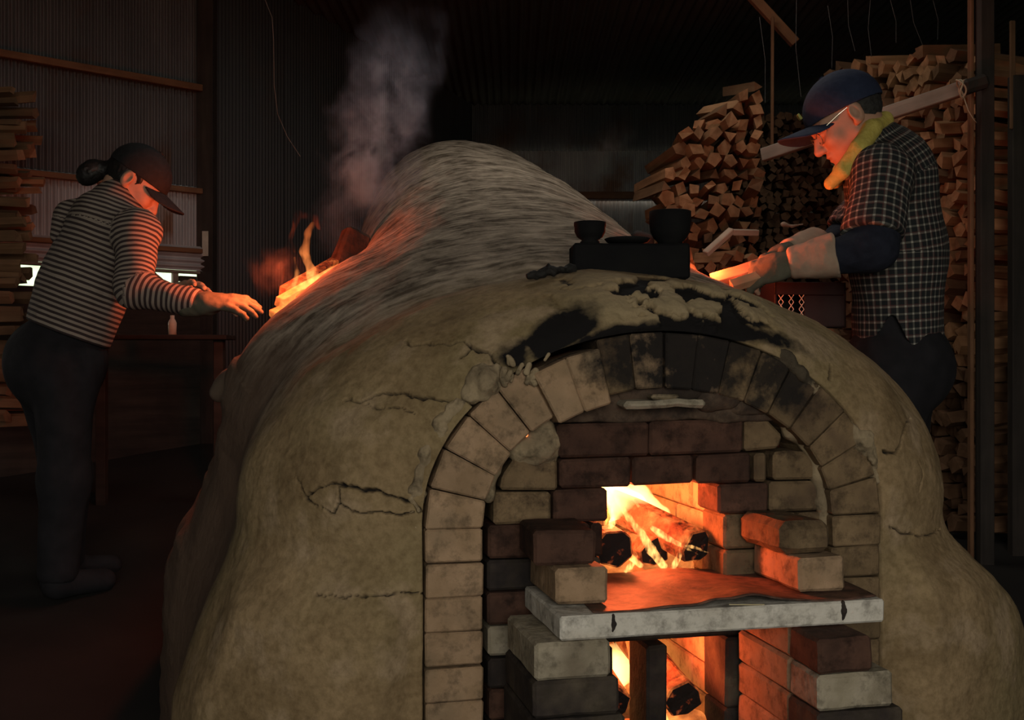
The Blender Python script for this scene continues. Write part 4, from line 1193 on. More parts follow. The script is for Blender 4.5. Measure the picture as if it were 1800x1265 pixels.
# basket of kindling behind the kiln's right shoulder, on a stump
bx = pix(1405, 545, 3.42)
bk = empty('slotted_basket', (bx.x, bx.y, 1.15), .12); tag(bk, 'black slotted plastic basket under the worker\'s gloved hands', 'basket')
M_BLK = simple('black_plastic', (.014, .006, .006), (.022, .010, .009), 8, .6)
M_LAT = simple('slot_lit_lattice', (.5, .45, .36), (.6, .55, .45), 8, .6)  # pale colour stands in for light showing through the slots
L_, W_, H_ = .23, .18, .14
link('base', box_mesh('base', (-L_/2, -W_/2, 0), (L_/2, W_/2, .008), .002), M_BLK, bk)
for (lo, hi) in (((-L_/2, -W_/2, .10), (L_/2, -W_/2 + .008, H_)), ((-L_/2, W_/2 - .008, .0), (L_/2, W_/2, H_)), ((-L_/2, -W_/2, 0), (-L_/2 + .008, W_/2, H_)), ((L_/2 - .008, -W_/2, 0), (L_/2, W_/2, H_)), ((-.02, -W_/2, 0), (L_/2, -W_/2 + .008, .10))):
    link('side_panel', box_mesh('side_panel', lo, hi, .002), M_BLK, bk)
for k in range(3):
    x = -L_/2 + .012 + k * .033
    for j in range(4):
        for s_ in (0, 1):
            link('lattice_strip', tube_mesh('lattice_strip', [(x + (.016 if s_ else 0), -W_/2 - .001, .012 + j * .022), (x + (0 if s_ else .016), -W_/2 - .001, .034 + j * .022)], .0014, 4), M_LAT, bk)
o = link('chopping_stump', lathe_mesh('chopping_stump', [(0, 0), (.10, 0), (.095, .3), (.098, .90), (.09, .91), (0, .91)], 20), M_FW2, None, (bx.x + .03, bx.y, .238), smooth=False); tag(o, 'upright stump carrying the black basket behind the kiln', 'stump')

# ------------------------------------------------------------------ people
def V3(v): return np.array(tuple(v), dtype=np.float32)
def nrm(v): v = np.asarray(v, dtype=float); return v / np.linalg.norm(v)

class Head:
    def __init__(s, origin, fwd, scale=1.0):
        s.o = V3(origin); s.f = nrm(fwd); s.l = nrm(np.cross([0, 0, 1], s.f)); s.u = np.cross(s.f, s.l)
        s.R = np.stack([s.f, s.l, s.u]).astype(np.float32); s.s = scale
    def loc(s, p): return ((p - s.o) @ s.R.T) / s.s
    def w(s, x, y, z): return Vector(tuple(s.o + s.s * (x * s.f + y * s.l + z * s.u)))
    def sdf(s, p, female=False):
        q = s.loc(p)
        y = np.abs(q[:, 1]); m = np.c_[q[:, 0], y, q[:, 2]].astype(np.float32)      # mirrored half
        d = ell(q, (-.014, 0, .034), (.098, .076, .096))
        d = smin(d, ell(q, (.036, 0, -.012), (.060, .060, .080)), .03)                # mid face
        d = smin(d, ell(q, (.046, 0, -.062), (.046, .046, .040)), .03)                # jaw
        d = smin(d, cap(m, (.01, .050, -.052), (.062, .022, -.094), .020, .018), .028) # jaw line
        d = smin(d, ell(q, (.078, 0, -.093), (.022, .022, .018)), .016)               # chin
        d = smin(d, cap(m, (.088, .012, .026), (.072, .046, .024), .011, .010), .014) # brow
        d = smin(d, ell(m, (.066, .040, -.022), (.026, .024, .022)), .02)             # cheekbone
        d = smax(d, -ell(m, (.098, .031, .006), (.018, .018, .012)), .012)            # eye hollow
        d = smin(d, ell(m, (.080, .031, .006), (.012, .014, .0095)), .005)            # eyelid
        d = smin(d, cap(q, (.092, 0, .014), (.112, 0, -.026), .007, .012), .010)      # nose bridge
        d = smin(d, ell(q, (.112, 0, -.030), (.014, .012, .011)), .007)
        d = smin(d, ell(m, (.102, .012, -.033), (.011, .008, .008)), .005)            # nostril wing
        d = smin(d, ell(q, (.090, 0, -.056), (.016, .024, .010)), .008)               # upper lip
        d = smin(d, ell(q, (.088, 0, -.069), (.015, .021, .008)), .006)               # lower lip
        d = smax(d, -ell(q, (.107, 0, -.0625), (.012, .021, .0022)), .003)            # mouth line
        # ear
        e = ell(m, (-.012, .080, -.002), (.021, .010, .032), np.array([[.96, .25, 0.1], [-.28, .94, 0], [-.12, 0, .99]]))
        e = smax(e, -ell(m, (-.008, .090, .0), (.011, .009, .018)), .006)
        e = smin(e, ell(m, (.0, .076, -.026), (.009, .007, .009)), .008)
        d = smin(d, e, .006)
        return d * s.s

def hand_sdf(p, W, d, n, curl=(.5, .7, .5), spread=.006, k=1.0, thumb=(.5, .6), thumb_side=1):
    """palm and five fingers: d towards the fingertips, n the way the palm faces, thumb on the side d x n"""
    W = V3(W); d = nrm(d); n = nrm(np.asarray(n) - np.dot(n, d) * d); s = np.cross(d, n) * thumb_side
    R = np.stack([d, s, n]).astype(np.float32)
    q = (p - W) @ R.T / k
    D = ell(q, (.050, 0, 0), (.056, .044, .019))
    D = smin(D, cap(q, (-.02, 0, 0), (.02, 0, 0), .029, .030), .03)
    for i, (y, L, x0) in enumerate(((.030, .92, .086), (.010, 1.0, .092), (-.011, .95, .088), (-.031, .75, .080))):
        a = np.array([x0, y, 0.0]); ang = 0.0
        for j, l in enumerate((.042, .027, .022)):
            ang += curl[j]
            b = a + np.array([math.cos(ang) * l * L, spread * (y / .03) * (.5 if j else 1), math.sin(ang) * l * L])
            D = smin(D, cap(q, a, b, .0105 - .0012 * j, .0100 - .0012 * j), .005 if j else .010)
            a = b
    a = np.array([.020, .030, .004]); b = np.array([.052, .056, .012 + .02 * thumb[0]]); c = b + np.array([.030, -.004 - .014 * thumb[1], .012 * (1 + thumb[1])])
    D = smin(D, cap(q, a, b, .017, .0135), .012); D = smin(D, cap(q, b, c, .0125, .0105), .006)
    return D * k

M_SKIN = simple('skin', (.42, .235, .155), (.50, .29, .20), 30, .6, .08, 4, 0, .002, .35)
M_BLACKCLOTH = simple('black_cotton', (.008, .008, .010), (.016, .015, .018), 20, .9, .3)
M_NAVY = simple('navy_knit', (.010, .012, .022), (.018, .021, .036), 40, .9, .4)
M_CAPNAVY = simple('navy_cap_cloth', (.016, .024, .055), (.026, .036, .075), 60, .85, .2)
M_CAPBLACK = simple('black_cap_cloth', (.010, .010, .011), (.018, .018, .02), 60, .8, .2)
M_HAIR = simple('black_hair', (.006, .005, .005), (.014, .012, .011), 60, .55, .5, 5, 0, .004, .5)
M_GREYHAIR = simple('grey_hair', (.02, .019, .018), (.05, .048, .046), 70, .7, .5)
M_GLOVE = simple('worn_leather_glove', (.20, .17, .12), (.30, .26, .19), 22, .9, .4)
M_GLOVE2 = simple('green_grey_work_glove', (.065, .065, .045), (.11, .105, .075), 22, .9, .4)
M_CUFF = simple('suede_gauntlet', (.30, .22, .16), (.38, .29, .21), 26, .92, .3)
M_TOWEL = simple('yellow_terry_towel', (.50, .40, .08), (.62, .52, .14), 90, .95, .8, 5, 0, .003)
M_STEEL = simple('spectacle_wire', (.6, .55, .45), (.7, .65, .55), 10, .25, 0, 2, 1.0)

def plaid():
    g = G('plaid_cotton'); a = g.attr('pa'); b = g.attr('pb')
    def line(x, pitch, w, off=0.0):
        m = g.math('FRACT', g.math('ADD', g.math('DIVIDE', x, pitch), off)); return g.math('LESS_THAN', m, w)
    col = (.014, .016, .018)
    l1 = g.math('ADD', line(a, .022, .26), line(b, .022, .26)); l2 = g.math('MULTIPLY', line(a, .022, .26), line(b, .022, .26))
    l3 = g.math('ADD', line(a, .044, .2, .5), line(b, .044, .2, .5))
    c = g.mix(g.math('MULTIPLY', l3, .5, True), col, (.10, .035, .035))
    c = g.mix(g.math('MULTIPLY', l1, .42, True), c, (.20, .195, .165))
    c = g.mix(g.math('MULTIPLY', l2, .8, True), c, (.36, .35, .30))
    co = g.coord('Object'); nz = g.noise(co, 300, 2)
    return g.principled(c, .9, nz, .3, .001)
def stripes():
    g = G('striped_jersey'); a = g.attr('pa')
    co = g.coord('Object'); nz = g.noise(co, 12, 2)
    m = g.math('FRACT', g.math('DIVIDE', g.math('ADD', a, g.math('MULTIPLY', nz, .004)), .0172)); f = g.math('LESS_THAN', m, .50)
    c = g.mix(f, (.038, .026, .026), (.27, .225, .185))
    return g.principled(c, .9, g.noise(co, 250, 2), .3, .001)
M_PLAID = plaid(); M_STRIPE = stripes()

def along(p, chain):
    """arc length along the nearest bone of a chain, with distance and angle around it"""
    best = None
    L0 = 0.0
    for a, b in zip(chain[:-1], chain[1:]):
        a = V3(a); b = V3(b); ab = b - a; L = float(np.linalg.norm(ab)); t = ((p - a) @ ab) / (L * L)
        tc = np.clip(t, 0, 1); q = p - a - tc[:, None] * ab; d = np.linalg.norm(q, axis=1)
        ext = np.where(t < 0, t, np.where(t > 1, t, tc)) * L + L0
        x = ab / L; yv = np.cross([0, 1, .2], x); yv /= np.linalg.norm(yv); zv = np.cross(x, yv)
        ang = np.arctan2(q @ zv, q @ yv)
        cur = (d, ext, ang)
        if best is None: best = [c.copy() for c in cur]
        else:
            m = d < best[0]
            for k in range(3): best[k][m] = cur[k][m]
        L0 += L
    return best

def cloth_attr(me, P, torso, arms, rt=.16, ra=.06):
    d, s, a = along(P, torso); pa = s.copy(); pb = a * rt; dd = d - rt
    for ch in arms:
        d2, s2, a2 = along(P, ch); m = (d2 - ra) < dd
        pa[m] = s2[m] + .5; pb[m] = a2[m] * ra; dd[m] = (d2 - ra)[m]
    attr(me, 'pa', pa); attr(me, 'pb', pb)

def shift(me, P, base):
    me.vertices.foreach_set('co', (P - V3(base)).astype(np.float32).ravel()); me.update()

def part(name, fn, lo, hi, h, mat, parent, base, torso=None, arms=(), rt=.16, ra=.06):
    me, P = sdf_mesh(name, fn, lo, hi, h)
    if torso is not None: cloth_attr(me, P, torso, arms, rt, ra)
    shift(me, P, base)
    return link(name, me, mat, parent)

def bounds(*pts, m=.1):
    A = np.array([tuple(p) for p in pts]); return A.min(0) - m, A.max(0) + m

def folds(p, amp, sc, seed, stretch=(1, 1, .5)):
    return amp * fbm(p * np.array(stretch, dtype=np.float32), sc, 2, seed)

# ---------------- the worker in the plaid shirt
fb_ = nrm((-.90, .43, 0)); lb_ = nrm(np.cross([0, 0, 1], fb_))
base_m = np.array([1.19, 3.27, .215])
pel = np.array([1.175, 3.28, 1.06]); c1 = V3(pix(1574, 440, 3.26)); c2 = V3(pix(1566, 318, 3.23)); nb = V3(pix(1538, 258, 3.22))
HM = Head(pix(1488, 211, 3.22), (-.80, .10, -.58), 1.06)
sL = c2 + lb_ * .165 + np.array([-.01, 0, -.005]); sR = c2 - lb_ * .165 + fb_ * .03
eL = V3(pix(1533, 436, 3.00)); wL = V3(pix(1398, 461, 3.06)); hL = V3(pix(1338, 478, 3.08))
eR = V3(pix(1482, 432, 3.36)); wR = V3(pix(1392, 443, 3.22)); hR = V3(pix(1335, 468, 3.17))
hipL = pel + lb_ * .095 - np.array([0, 0, .05]); hipR = pel - lb_ * .095 - np.array([0, 0, .05])
knL = hipL + np.array([-.02, 0, -.40]); knR = hipR + np.array([.0, .02, -.40])
anL = np.array([knL[0] + .03, knL[1], .29]); anR = np.array([knR[0] + .04, knR[1], .29])
def torso_m(p, grow=0.0):
    q = flat(p, c1, fb_, .80)
    d = cap(q, pel, c1, .158 + grow, .165 + grow)
    d = smin(d, cap(q, c1, c2, .165 + grow, .155 + grow), .06)
    d = smin(d, cap(p, sL, sR, .070 + grow, .070 + grow), .07)
    d = smin(d, cap(p, c2, nb, .11 + grow, .06 + grow), .05)
    return d
dHL = nrm(hL - wL); dHR = nrm(hR - wR)
nHL = nrm((.1, .75, -.65)); nHR = nrm((-.1, -.6, -.8))
def man_hands(p, k):
    a = hand_sdf(p, wL + dHL * .02, dHL, nHL, (.45, .8, .6), .004, k, (.3, .6), -1)
    b = hand_sdf(p, wR + dHR * .02, dHR, nHR, (.35, .6, .5), .004, k, (.3, .5), 1)
    return np.minimum(a, b)
def man_body(p):
    d = HM.sdf(p)
    d = smin(d, cap(p, HM.w(-.030, 0, -.05), nb, .053, .057), .03)
    d = smin(d, torso_m(p, -.035), .03)
    for s_, e_, w_ in ((sL, eL, wL), (sR, eR, wR)):
        d = smin(d, cap(p, s_, e_, .048, .038), .03); d = smin(d, cap(p, e_, w_, .038, .027), .02)
    d = smin(d, man_hands(p, .92), .01)
    for hp, kn, an in ((hipL, knL, anL), (hipR, knR, anR)):
        d = smin(d, cap(p, hp, kn, .075, .052), .04); d = smin(d, cap(p, kn, an, .05, .035), .03)
        d = smin(d, cap(p, an + np.array([0, 0, -.05]), an + fb_ * .15 + np.array([0, 0, -.055]), .034, .026), .02)
    return d
lo, hi = bounds(pel, c2, sL, sR, HM.w(.1, .1, .15), HM.w(-.1, -.1, -.15), hL, hR, anL, anR, m=.17)
lo[2] = .2
me, P = sdf_mesh('person', man_body, lo, hi, .0040); shift(me, P, base_m)
man = link('person', me, M_SKIN, None, tuple(base_m))
tag(man, 'worker in plaid shirt, navy cap and yellow neck towel bending over the kiln', 'person')

sleeve_end = eL + (sL - eL) * .16; sleeve_endR = eR + (sR - eR) * .16
def man_shirt(p):
    d = torso_m(p, .004)
    sl = cap(p, sL, sleeve_end, .082, .083); sr = cap(p, sR, sleeve_endR, .08, .08)
    a1 = nrm(sleeve_end - sL).astype(np.float32); sl = smax(sl, (p - V3(sleeve_end)) @ a1, .008)
    a2 = nrm(sleeve_endR - sR).astype(np.float32); sr = smax(sr, (p - V3(sleeve_endR)) @ a2, .008)
    d = smin(d, np.minimum(sl, sr), .03)
    collar = cap(p, nb - np.array([0, 0, .01]), nb + nrm(V3(HM.w(-.03, 0, -.06)) - nb) * .045, .082, .078)
    d = smin(d, collar, .012)
    x = (p - V3(pel)) @ fb_.astype(np.float32)
    hem = 1.095 + .085 * np.exp(-((x + .0) / .035) ** 2) + .015 * np.sin(x * 25)
    d = d + folds(p, .012, 9, 3) + folds(p, .005, 22, 4)
    d = smax(d, hem - p[:, 2], .006)
    top = (p - (nb + nrm(V3(HM.w(-.03, 0, -.06)) - nb) * .045)) @ nrm(V3(HM.w(-.03, 0, -.06)) - nb).astype(np.float32)
    return smax(d, top, .006)
lo, hi = bounds(pel, c2, nb, sL, sR, sleeve_end, sleeve_endR, m=.26); lo[2] = 1.03
shirt = part('shirt', man_shirt, lo, hi, .0055, M_PLAID, man, base_m, [pel, c1, c2, nb], [[sL, eL], [sR, eR]], .16, .075)
shirt['label'] = 'dark plaid short-sleeved shirt'
# undershirt sleeves
def sleeve_fn(s_, e_, w_, r0, r1, r2):
    def fn(p):
        d = cap(p, e_ + (s_ - e_) * .35, e_, r0, r1); d = smin(d, cap(p, e_, e_ + (w_ - e_) * .55, r1, r2), .03)
        return d + folds(p, .010, 16, 6, (1, 1, 1))
    return fn
for (s_, e_, w_, r0, r1, r2) in ((sL, eL, wL, .066, .063, .052), (sR, eR, wR, .062, .059, .046)):
    lo, hi = bounds(e_, w_, s_, m=.12)
    part('undershirt_sleeve', sleeve_fn(s_, e_, w_, r0, r1, r2), lo, hi, .0055, M_NAVY, man, base_m)['label'] = 'navy long undershirt sleeve'
def trousers_fn(pelv, legs, grow, tor=None):
    def fn(p):
        d = ell(p, V3(pelv) - np.array([0, 0, .03]), (.165, .165, .16))
        for hp, kn, an in legs:
            d = smin(d, cap(p, hp, kn, .098, .078), .06); d = smin(d, cap(p, kn, an, .076, .062), .04)
        if tor is not None: d = smin(d, smax(tor(p, -.014), p[:, 2] - (pelv[2] + .20), .01), .03)
        d = d + folds(p, .010, 12, 8)
        return smax(d, (an[2] - .03) - p[:, 2], .006)
    return fn
lo, hi = bounds(hipL, hipR, anL, anR, m=.2); lo[2] = .24; hi[2] = 1.32
part('trousers', trousers_fn(pel, ((hipL, knL, anL), (hipR, knR, anR)), 0, torso_m), lo, hi, .009, M_BLACKCLOTH, man, base_m)
def boots_fn(ans, f):
    def fn(p):
        d = None
        for an in ans:
            b = cap(p, np.array([an[0], an[1], an[2] + .06]), np.array([an[0], an[1], an[2] - .03]), .055, .05)
            b = smin(b, cap(p, np.array([an[0], an[1], an[2] - .04]), np.array([an[0], an[1], an[2] - .045]) + f * .15, .045, .038), .03)
            d = b if d is None else np.minimum(d, b)
        return d
    return fn
lo, hi = bounds(anL, anR, m=.25)
for an in (anL, anR):
    lo, hi = bounds(an, an + fb_ * .15, m=.12); part('boot', boots_fn((an,), fb_), lo, hi, .008, M_BLACKCLOTH, man, base_m)
# gauntlet gloves, one each hand
def glove_fn(w_, e_, d_, n_, side, curl, tb):
    def fn(p):
        d = hand_sdf(p, w_ + d_ * .02, d_, n_, curl, .004, 1.12, tb, side)
        return d + folds(p, .003, 45, 9, (1, 1, 1))
    return fn
def cuff_fn(w_, e_, d_):
    ax = nrm(e_ - w_)
    def fn(p):
        a = w_ + ax * .0; b = w_ + ax * .115
        o_ = smax(cap(p, a, b, .047, .068), -(p - V3(a)) @ ax.astype(np.float32) - .02, .01)
        o_ = smax(o_, (p - V3(b)) @ ax.astype(np.float32), .003)
        inn = cap(p, w_ + ax * .09, b + ax * .03, .046, .060)
        return smax(o_, -inn, .003) + folds(p, .004, 25, 11, (1, 1, 1))
    return fn
for (w_, e_, d_, n_, sd, curl, tb, h_) in ((wL, eL, dHL, nHL, -1, (.45, .8, .6), (.3, .6), hL), (wR, eR, dHR, nHR, 1, (.35, .6, .5), (.3, .5), hR)):
    lo, hi = bounds(w_, h_ + (h_ - w_) * .9, m=.09)
    gl = part('glove', glove_fn(w_, e_, d_, n_, sd, curl, tb), lo, hi, .0036, M_GLOVE2, man, base_m)
    lo, hi = bounds(w_, e_, m=.12)
    cu = part('gauntlet', cuff_fn(w_, e_, d_), lo, hi, .0045, M_CUFF, man, base_m); cu['label'] = 'tan suede gauntlet cuff'

def cap_parts(H, mat, parent, base, tilt, brim_len=.085, brim_drop=0.0, under=None):
    def crown(p):
        q = H.loc(p)
        o_ = ell(q, (-.012, 0, .034), (.114, .090, .103))
        i_ = ell(q, (-.012, 0, .032), (.107, .084, .098))
        d = smax(o_, -i_, .002)
        edge = .030 + tilt * (q[:, 0] - .03)          # lower edge of the cap, in head coordinates
        return smax(d, edge - q[:, 2], .003) * H.s
    lo, hi = bounds(H.w(.14, .12, .16), H.w(-.15, -.12, -.05), H.w(.14, -.12, -.05), H.w(-.15, .12, .16), m=.02)
    c_ = part('cap', crown, lo, hi, .0036, mat, parent, base)
    z0 = .042
    def brim(p):
        q = H.loc(p)
        zc = z0 + brim_drop * (q[:, 0] - .09) - 5.0 * q[:, 1] ** 2
        t = np.abs(q[:, 2] - zc) - .0032
        out = ell(np.c_[q[:, 0], q[:, 1], np.zeros(len(q))].astype(np.float32), (.095, 0, 0), (brim_len + .005, .082, 1))
        return smax(smax(t, out, .003), -ell(q, (-.012, 0, .036), (.108, .084, .30)), .003) * H.s
    lo, hi = bounds(H.w(.24, .12, .12), H.w(.0, -.12, -.05), H.w(.24, -.12, -.05), H.w(0, .12, .12), m=.02)
    b_ = part('brim', brim, lo, hi, .0030, mat, None, base); b_.parent = c_
    btn = tube_mesh('button', [H.w(-.012, 0, .135) - Vector(tuple(base)), H.w(-.012, 0, .140) - Vector(tuple(base))], .008, 8)
    link('button', btn, mat, c_)
    return c_, z0
capm, z0 = cap_parts(HM, M_CAPNAVY, man, base_m, .20, .086, .24)
capm['label'] = 'navy baseball cap'
em = box_mesh('emblem', (-.004, -.012, -.01), (.004, .012, .01), .002)
eo = link('emblem', em, simple('yellow_green_badge', (.35, .36, .10), (.4, .42, .15), 30), capm)
eo.location = HM.w(.098, .0, .085) - Vector(tuple(base_m)); eo.rotation_euler = Matrix((HM.f, HM.l, HM.u)).transposed().to_euler()
def hair_m(p):
    q = HM.loc(p)
    d = ell(q, (-.016, 0, .030), (.1015, .0795, .099))
    d = smax(d, q[:, 0] - (.005 - .30 * (q[:, 2] - .02)), .006)
    y = np.abs(q[:, 1]); m = np.c_[q[:, 0], y, q[:, 2]].astype(np.float32)
    d = smax(d, -ell(m, (-.008, .085, -.004), (.028, .03, .036)), .004)
    return smax(d, -.055 - q[:, 2], .006) * HM.s + .0016 * vnoise(p, 180, 2)
lo, hi = bounds(HM.w(.12, .12, .14), HM.w(-.13, -.12, -.08), HM.w(-.13, .12, -.08), HM.w(.12, -.12, .14), m=.01)
part('hair', hair_m, lo, hi, .0036, M_GREYHAIR, man, base_m)
# spectacles
gl = empty('spectacles'); gl.parent = man
gb = Vector(tuple(base_m))
for sy in (1, -1):
    link('temple', tube_mesh('temple', [HM.w(-.012, sy * .082, .022) - gb, HM.w(.03, sy * .080, .020) - gb, HM.w(.094, sy * .064, .012) - gb], .0013, 5), M_STEEL, gl)
    ring = [HM.w(.102 - .004 * abs(math.cos(a)), sy * (.034 + .026 * math.cos(a)), .000 + .019 * math.sin(a)) - gb for a in np.linspace(0, 2 * math.pi, 25)]
    link('rim', tube_mesh('rim', ring, .0012, 5), M_STEEL, gl)
link('bridge', tube_mesh('bridge', [HM.w(.101, .009, .006) - gb, HM.w(.110, 0, .012) - gb, HM.w(.101, -.009, .006) - gb], .0012, 5), M_STEEL, gl)
# towel round the neck
tw = [V3(pix(1460, 322, 3.13)), V3(pix(1482, 300, 3.11)), V3(pix(1510, 262, 3.10)), V3(pix(1532, 228, 3.15)), V3(pix(1552, 214, 3.23)), V3(pix(1542, 220, 3.32)), V3(pix(1508, 262, 3.35)), V3(pix(1480, 300, 3.30)), V3(pix(1468, 320, 3.24))]
tr = [.018, .023, .026, .028, .029, .027, .026, .024, .02]
def towel_fn(p):
    d = None
    for k in range(len(tw) - 1):
        q = cap(p, tw[k], tw[k + 1], tr[k], tr[k + 1]); d = q if d is None else smin(d, q, .012)
    return d + folds(p, .003, 26, 14, (1, 1, 1))
lo, hi = bounds(*tw, m=.05)
part('towel', towel_fn, lo, hi, .0042, M_TOWEL, man, base_m)['label'] = 'yellow towel round the neck'
# the split wood he feeds in
o = split_log('kindling', V3(pix(1252, 496, 3.11)), V3(pix(1345, 466, 3.10)), .026, make_wood('fed_kindling', (.42, .24, .13), (.55, .34, .2)), 91, 4, None, 1.0)
tag(o, 'split stick held in the gloved hands, lit red by the fire', 'firewood')
o = split_log('kindling', V3(pix(1285, 503, 3.06)), V3(pix(1350, 482, 3.07)), .018, bpy.data.materials['fed_kindling'], 92, 4, None, 1.0)
tag(o, 'thinner split stick held below the first in the gloved hand', 'firewood')

# ---------------- the worker in the striped top
fw_ = nrm((.78, .62, 0)); rw_ = nrm(np.cross(fw_, [0, 0, 1])); lw_ = -rw_
base_w = np.array([-1.50, 3.62, .28])
pel = V3(pix(98, 622, 3.62)); c1 = V3(pix(146, 505, 3.64)); c2 = V3(pix(186, 408, 3.66)); nb = V3(pix(206, 358, 3.68))
HW = Head(pix(238, 322, 3.715), (.70, .10, -.70), .98)
sR = c2 + rw_ * .155 + np.array([.045, .02, -.005]); sL = c2 - rw_ * .15 + fw_ * .05
eR = V3(pix(236, 508, 3.47)); wR = V3(pix(345, 534, 3.45)); hR = V3(pix(415, 530, 3.44))
eL = V3(pix(262, 512, 3.92)); wL = V3(pix(306, 522, 3.72)); hL = V3(pix(336, 508, 3.66))
hipL = pel - rw_ * .09 - np.array([0, 0, .06]); hipR = pel + rw_ * .09 - np.array([0, 0, .06])
knL = hipL + np.array([.05, .03, -.36]); knR = hipR + np.array([.0, 0, -.36])
anL = np.array([knL[0], knL[1], .37]); anR = np.array([knR[0] - .02, knR[1], .355])
def torso_w(p, grow=0.0):
    q = flat(p, c1, fw_, .82)
    d = cap(q, pel, c1, .160 + grow, .150 + grow)
    d = smin(d, cap(q, c1, c2, .150 + grow, .140 + grow), .06)
    d = smin(d, cap(p, sR, sL, .064 + grow, .064 + grow), .07)
    d = smin(d, cap(p, c2, nb, .10 + grow, .055 + grow), .05)
    return d
dR = nrm(hR - wR); dL = nrm(hL - wL); nR = nrm((.1, .5, -.85)); nL = nrm((0, -.5, -.8))
def woman_body(p):
    d = HW.sdf(p, True)
    d = smin(d, cap(p, HW.w(-.035, 0, -.05), nb, .050, .054), .03)
    d = smin(d, torso_w(p, -.035), .03)
    for s_, e_, w_ in ((sL, eL, wL), (sR, eR, wR)):
        d = smin(d, cap(p, s_, e_, .042, .033), .03); d = smin(d, cap(p, e_, w_, .033, .024), .02)
    d = smin(d, np.minimum(hand_sdf(p, wR + dR * .02, dR, nR, (.3, .4, .3), .004, .85, (.3, .4), 1), hand_sdf(p, wL + dL * .02, dL, nL, (.2, .3, .2), .004, .85, (.3, .4), -1)), .01)
    for hp, kn, an in ((hipL, knL, anL), (hipR, knR, anR)):
        d = smin(d, cap(p, hp, kn, .075, .050), .04); d = smin(d, cap(p, kn, an, .048, .033), .03)
        d = smin(d, cap(p, an + np.array([0, 0, -.05]), an + fw_ * .14 + np.array([0, 0, -.055]), .032, .025), .02)
    return d
lo, hi = bounds(pel, c2, sL, sR, HW.w(.1, .1, .15), HW.w(-.1, -.1, -.15), hL, hR, anL, anR, m=.18); lo[2] = .27
me, P = sdf_mesh('person', woman_body, lo, hi, .0040); shift(me, P, base_w)
wom = link('person', me, M_SKIN, None, tuple(base_w))
tag(wom, 'worker in brown striped top and black cap leaning towards the side flames', 'person')
ax_t = nrm(c1 - pel)
hem_o = V3(pix(112, 585, 3.6))
cuffR = wR + nrm(wR - eR) * .005; cuffL = wL
def woman_top(p):
    d = torso_w(p, .006)
    a = cap(p, sR, eR, .072, .056); a = smin(a, cap(p, eR, cuffR, .056, .041), .03)
    a = smax(a, (p - V3(cuffR)) @ nrm(cuffR - eR).astype(np.float32), .005)
    b = cap(p, sL, eL, .070, .058); b = smin(b, cap(p, eL, cuffL, .058, .044), .03)
    b = smax(b, (p - V3(cuffL)) @ nrm(cuffL - eL).astype(np.float32), .005)
    d = smin(d, np.minimum(a, b), .03)
    hood = smin(cap(p, V3(pix(176, 356, 3.74)), V3(pix(125, 380, 3.72)), .060, .052), cap(p, V3(pix(125, 380, 3.72)), V3(pix(110, 412, 3.70)), .050, .034), .04)
    d = smin(d, hood, .025)
    nk = nrm(V3(HW.w(-.03, 0, -.06)) - nb)
    col_ = cap(p, nb - nk * .02, nb + nk * .055, .078, .068)
    d = smin(d, col_, .015)
    d = d + folds(p, .012, 10, 23, (1, 1, .7)) + folds(p, .005, 24, 24, (1, 1, 1))
    d = smax(d, (V3(hem_o) - p) @ ax_t.astype(np.float32), .006)
    return smax(d, (p - (nb + nk * .055)) @ nk.astype(np.float32), .006)
lo, hi = bounds(pel, c2, nb, sL, sR, eR, wR, eL, wL, pix(100, 340, 3.72), m=.2); lo[2] = 1.0
part('hooded_top', woman_top, lo, hi, .0055, M_STRIPE, wom, base_w, [pel, c1, c2, nb], [[sR, eR, wR], [sL, eL, wL]], .15, .06)['label'] = 'brown and beige striped hooded top'
lo, hi = bounds(hipL, hipR, anL, anR, m=.22); lo[2] = .3; hi[2] = 1.26
part('trousers', trousers_fn(pel, ((hipL, knL, anL), (hipR, knR, anR)), 0), lo, hi, .009, M_BLACKCLOTH, wom, base_w)
for an in (anL, anR):
    lo, hi = bounds(an, an + fw_ * .15, m=.12); part('boot', boots_fn((an,), fw_), lo, hi, .008, M_BLACKCLOTH, wom, base_w)
for (w_, d_, n_, sd, curl, h_) in ((wR, dR, nR, 1, (.3, .4, .3), hR), (wL, dL, nL, -1, (.2, .3, .2), hL)):
    lo, hi = bounds(w_ - d_ * .04, h_ + (h_ - w_) * .9, m=.08)
    def gfn(p, w_=w_, d_=d_, n_=n_, sd=sd, curl=curl):
        d = hand_sdf(p, w_ + d_ * .02, d_, n_, curl, .005, 1.08, (.3, .4), sd)
        return smin(d, cap(p, w_ - d_ * .03, w_ + d_ * .03, .040, .034), .02) + folds(p, .004, 40, 33, (1, 1, 1))
    part('glove', gfn, lo, hi, .004, M_GLOVE2 if sd > 0 else M_GLOVE, wom, base_w)
capw, z0 = cap_parts(HW, M_CAPBLACK, wom, base_w, .16, .092, -.02); capw['label'] = 'black baseball cap'
def hair_w(p):
    q = HW.loc(p)
    d = ell(q, (-.018, 0, .026), (.1035, .081, .100))
    y = np.abs(q[:, 1]); m = np.c_[q[:, 0], y, q[:, 2]].astype(np.float32)
    d = smax(d, q[:, 0] - (.028 - .10 * np.abs(q[:, 2])), .008)
    d = smax(d, -ell(m, (-.004, .090, -.008), (.030, .03, .038)), .004)
    d = smax(d, -.062 - q[:, 2], .008)
    d = smin(d, cap(m, (.012, .073, .035), (.030, .070, .008), .012, .004), .006)
    bun = ell(q, (-.132, 0, -.085), (.040, .036, .050)); bun = smin(bun, cap(q, (-.085, 0, -.02), (-.125, 0, -.06), .030, .03), .02)
    return smin(d, bun, .015) * HW.s + .002 * vnoise(p, 160, 2)
